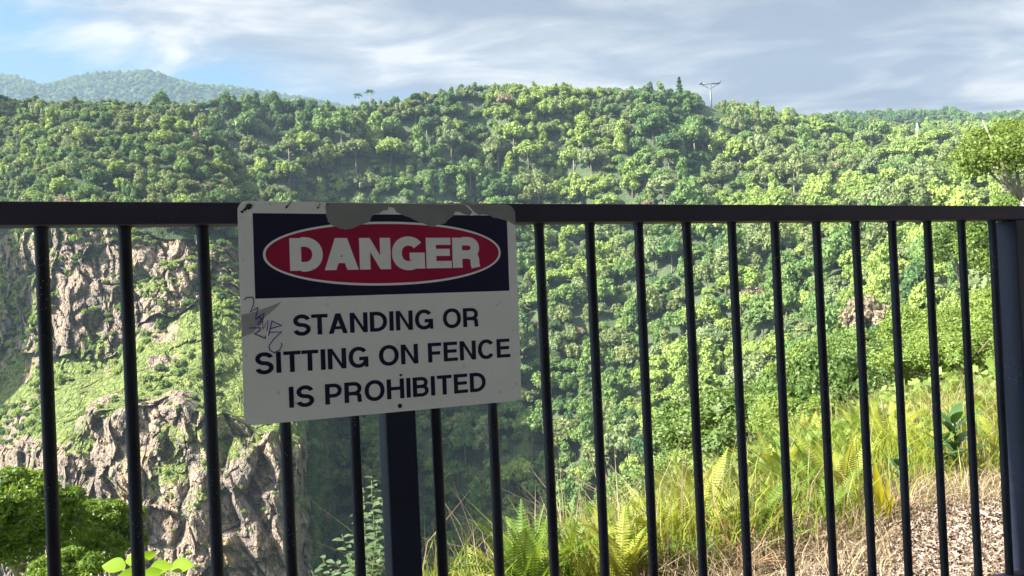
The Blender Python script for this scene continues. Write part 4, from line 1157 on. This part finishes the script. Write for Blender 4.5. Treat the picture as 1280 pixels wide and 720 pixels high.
for (px, py, Y0) in ((467, 594, 2.75), (446, 640, 2.70), (428, 668, 2.65), (478, 625, 2.8), (405, 694, 2.7), (452, 610, 2.85), (470, 650, 2.6), (438, 700, 2.6), (392, 712, 2.75), (420, 700, 2.7), (460, 690, 2.75), (447, 665, 2.8), (475, 680, 2.7), (415, 715, 2.6)):
    tip = at(px, py, Y0)-root; st = Vector((random.uniform(-.05, .05), random.uniform(-.05, .05), tip.z-.75))
    pts = [st.lerp(tip, t/10)+Vector((math.sin(t*.9+px)*.006, math.cos(t*.7+px)*.006, 0)) for t in range(11)]
    sb.tube(pts, [.004-.0003*t for t in range(11)], 5)
    L_ = (tip-st).length; nn = int(L_/.011)
    for k in range(nn):
        f = k/nn; q = st.lerp(tip, f); a = k*2.4+random.uniform(-.4, .4); sz = .062*(1-.45*f)*random.uniform(.7, 1.2)
        leaf_blade(V, Fq, q, Vector((math.cos(a), math.sin(a), random.uniform(-.1, .6))), Vector((0, -.3, 1)).normalized(), sz, sz*.25, .3, 4)
link('foliage', mesh_np('foliage', V, np.array(Fq), CL_M, smooth=True), cs); sb.build('stem', M['stem'], cs)
BL = foliage('broad_bright_leaf', (.10, .19, .004), (.14, .24, .005), (.18, .28, .008), .3, .6, .15, 6, 0)
root = gp(175, 2.45); zz = at(175, 720, 2.45).z; root.z = ground_z(root.x, root.y)
sd = empty('seedling', root); tag(sd, 'young plant with broad bright yellow-green leaves at the bottom edge, past the second bar', 'plant')
V = []; Fq = []; sb = MB()
for (px, py, Y0, ang, L_) in ((142, 706, 2.40, 2.9, .075), (166, 698, 2.47, 1.9, .065), (186, 694, 2.5, 1.2, .055), (202, 708, 2.42, .3, .07), (228, 706, 2.45, -.1, .075), (160, 718, 2.35, 3.6, .06), (192, 716, 2.4, .6, .06)):
    c = at(px, py, Y0)-root; stem0 = Vector((0, 0, c.z-.35)); dr = Vector((math.cos(ang), math.sin(ang)*.5, .25))
    q = c-dr.normalized()*L_*.5
    sb.tube([stem0, stem0.lerp(q, .6)+Vector((0, 0, .03)), q], [.003, .002, .0012], 5)
    leaf_blade(V, Fq, q, dr, Vector((.15, -.75, .65)).normalized(), L_, L_*.33, .25, 8)
sb.tube([(0, 0, 0), (0, 0, zz-root.z-.3)], .004, 6)
link('leaves', mesh_np('leaves', V, np.array(Fq), BL, smooth=True), sd); sb.build('stem', M['stem'], sd)
BD = foliage('dark_broad_leaf', (.020, .060, .018), (.036, .090, .024), (.06, .12, .035), .2, .3, .55, 4, 0)
def broad_plant(px, py, Y0, h, n, L_, W_, mt, label, name='broadleaf_plant'):
    root = at(px, py, Y0); root.z = ground_z(root.x, root.y); o = empty(name, root); tag(o, label, 'plant'); V = []; Fq = []; sb = MB()
    sb.tube([(0, 0, -.02), (.01, 0, h*.5), (0, .01, h*.93)], [.008, .006, .004], 6)
    for k in range(n):
        t = .25+.75*k/n; a = k*2.4; e = .25+.9*t
        leaf_blade(V, Fq, Vector((0, 0, h*t)), Vector((math.cos(a), math.sin(a), e)), Vector((0, 0, 1)) if e < 1 else Vector((-math.sin(a)*.0-math.cos(a)*.7, -math.sin(a)*.7, .7)), L_*random.uniform(.75, 1.1), W_, .35, 6)
    link('leaves', mesh_np('leaves', V, np.array(Fq), mt, smooth=True), o); sb.build('stem', M['stem'], o); return o
broad_plant(1196, 604, 4.35, .40, 17, .19, .028, BD, 'dark glossy broad-leaved plant at the back of the leaf litter near the end post')
broad_plant(1178, 606, 4.3, .33, 12, .15, .026, SH_G, 'mid-green broad-leaved plant left of the dark glossy one')
broad_plant(1125, 612, 4.1, .22, 9, .13, .022, BD, 'low dark-leaved plant right of the yellow spear leaf')
YS = foliage('yellow_spear', (.33, .34, .02), (.42, .40, .03), (.48, .44, .05), .5, .4, .3, 5, 0)
root = at(1104, 640, 3.6); root.z = ground_z(root.x, root.y); ys = empty('spear_leaf_plant', root); tag(ys, 'plant with upright bright yellow spear leaves at the edge of the leaf litter', 'plant'); V = []; Fq = []
for dx, L_, W_ in ((-.1, .30, .024), (.12, .22, .018), (.35, .16, .014), (-.5, .14, .012)):
    leaf_blade(V, Fq, Vector((0, 0, 0)), Vector((dx, 0, 1)), Vector((.1, -1, 0)).normalized(), L_*1.05, W_, .02, 8)
link('leaves', mesh_np('leaves', V, np.array(Fq), YS, smooth=True), ys)
# dry twigs
for (px, py, Y0, n, h, lab) in ((668, 625, 4.9, 26, .42, 'bundle of dead brown twigs at the top left end of the fern bank'), (1105, 655, 3.7, 14, .22, 'fallen dry sticks lying across the edge of the leaf litter'), (930, 700, 3.05, 16, .25, 'tangle of dry twigs low behind the bars right of the middle')):
    root = at(px, py, Y0); zg = ground_z(root.x, root.y); root.z = zg; b = MB()
    for k in range(n):
        a = random.random()*6.28; e = random.uniform(.1, 1.2); L_ = h*random.uniform(.6, 1.4); st = Vector((random.gauss(0, .012), random.gauss(0, .012), .01))
        dr = Vector((math.cos(a)*math.cos(e), math.sin(a)*math.cos(e), math.sin(e)))
        b.tube([st, st+dr*L_*.5+Vector((0, 0, .01)), st+dr*L_+Vector((random.gauss(0, .02), 0, random.gauss(0, .02)))], [.003, .0022, .001], 5)
    o = b.build('dead_twigs', M['twig']); o.location = root; tag(o, lab, 'twigs')

# ------------------------------------------------------------------ air
hb = MB(); x0, x1, y0, y1, z0, z1 = -3300, 4200, -300, 2750, -420, 760
hb.quad_box([(x0, y0, z0), (x1, y0, z0), (x1, y1, z0), (x0, y1, z0), (x0, y0, z1), (x1, y0, z1), (x1, y1, z1), (x0, y1, z1)])
mt = bpy.data.materials.new('air'); mt.use_nodes = True; nt = mt.node_tree; nt.nodes.clear(); out = nt.nodes.new('ShaderNodeOutputMaterial')
pv = nt.nodes.new('ShaderNodeVolumePrincipled'); pv.inputs['Color'].default_value = (.54, .74, 1, 1); pv.inputs['Density'].default_value = .000095; pv.inputs['Anisotropy'].default_value = .2
nt.links.new(pv.outputs[0], out.inputs['Volume'])
hz_o = hb.build('haze', mt); tag(hz_o, 'thin blue haze in the air over the gorge', 'haze', kind='stuff')
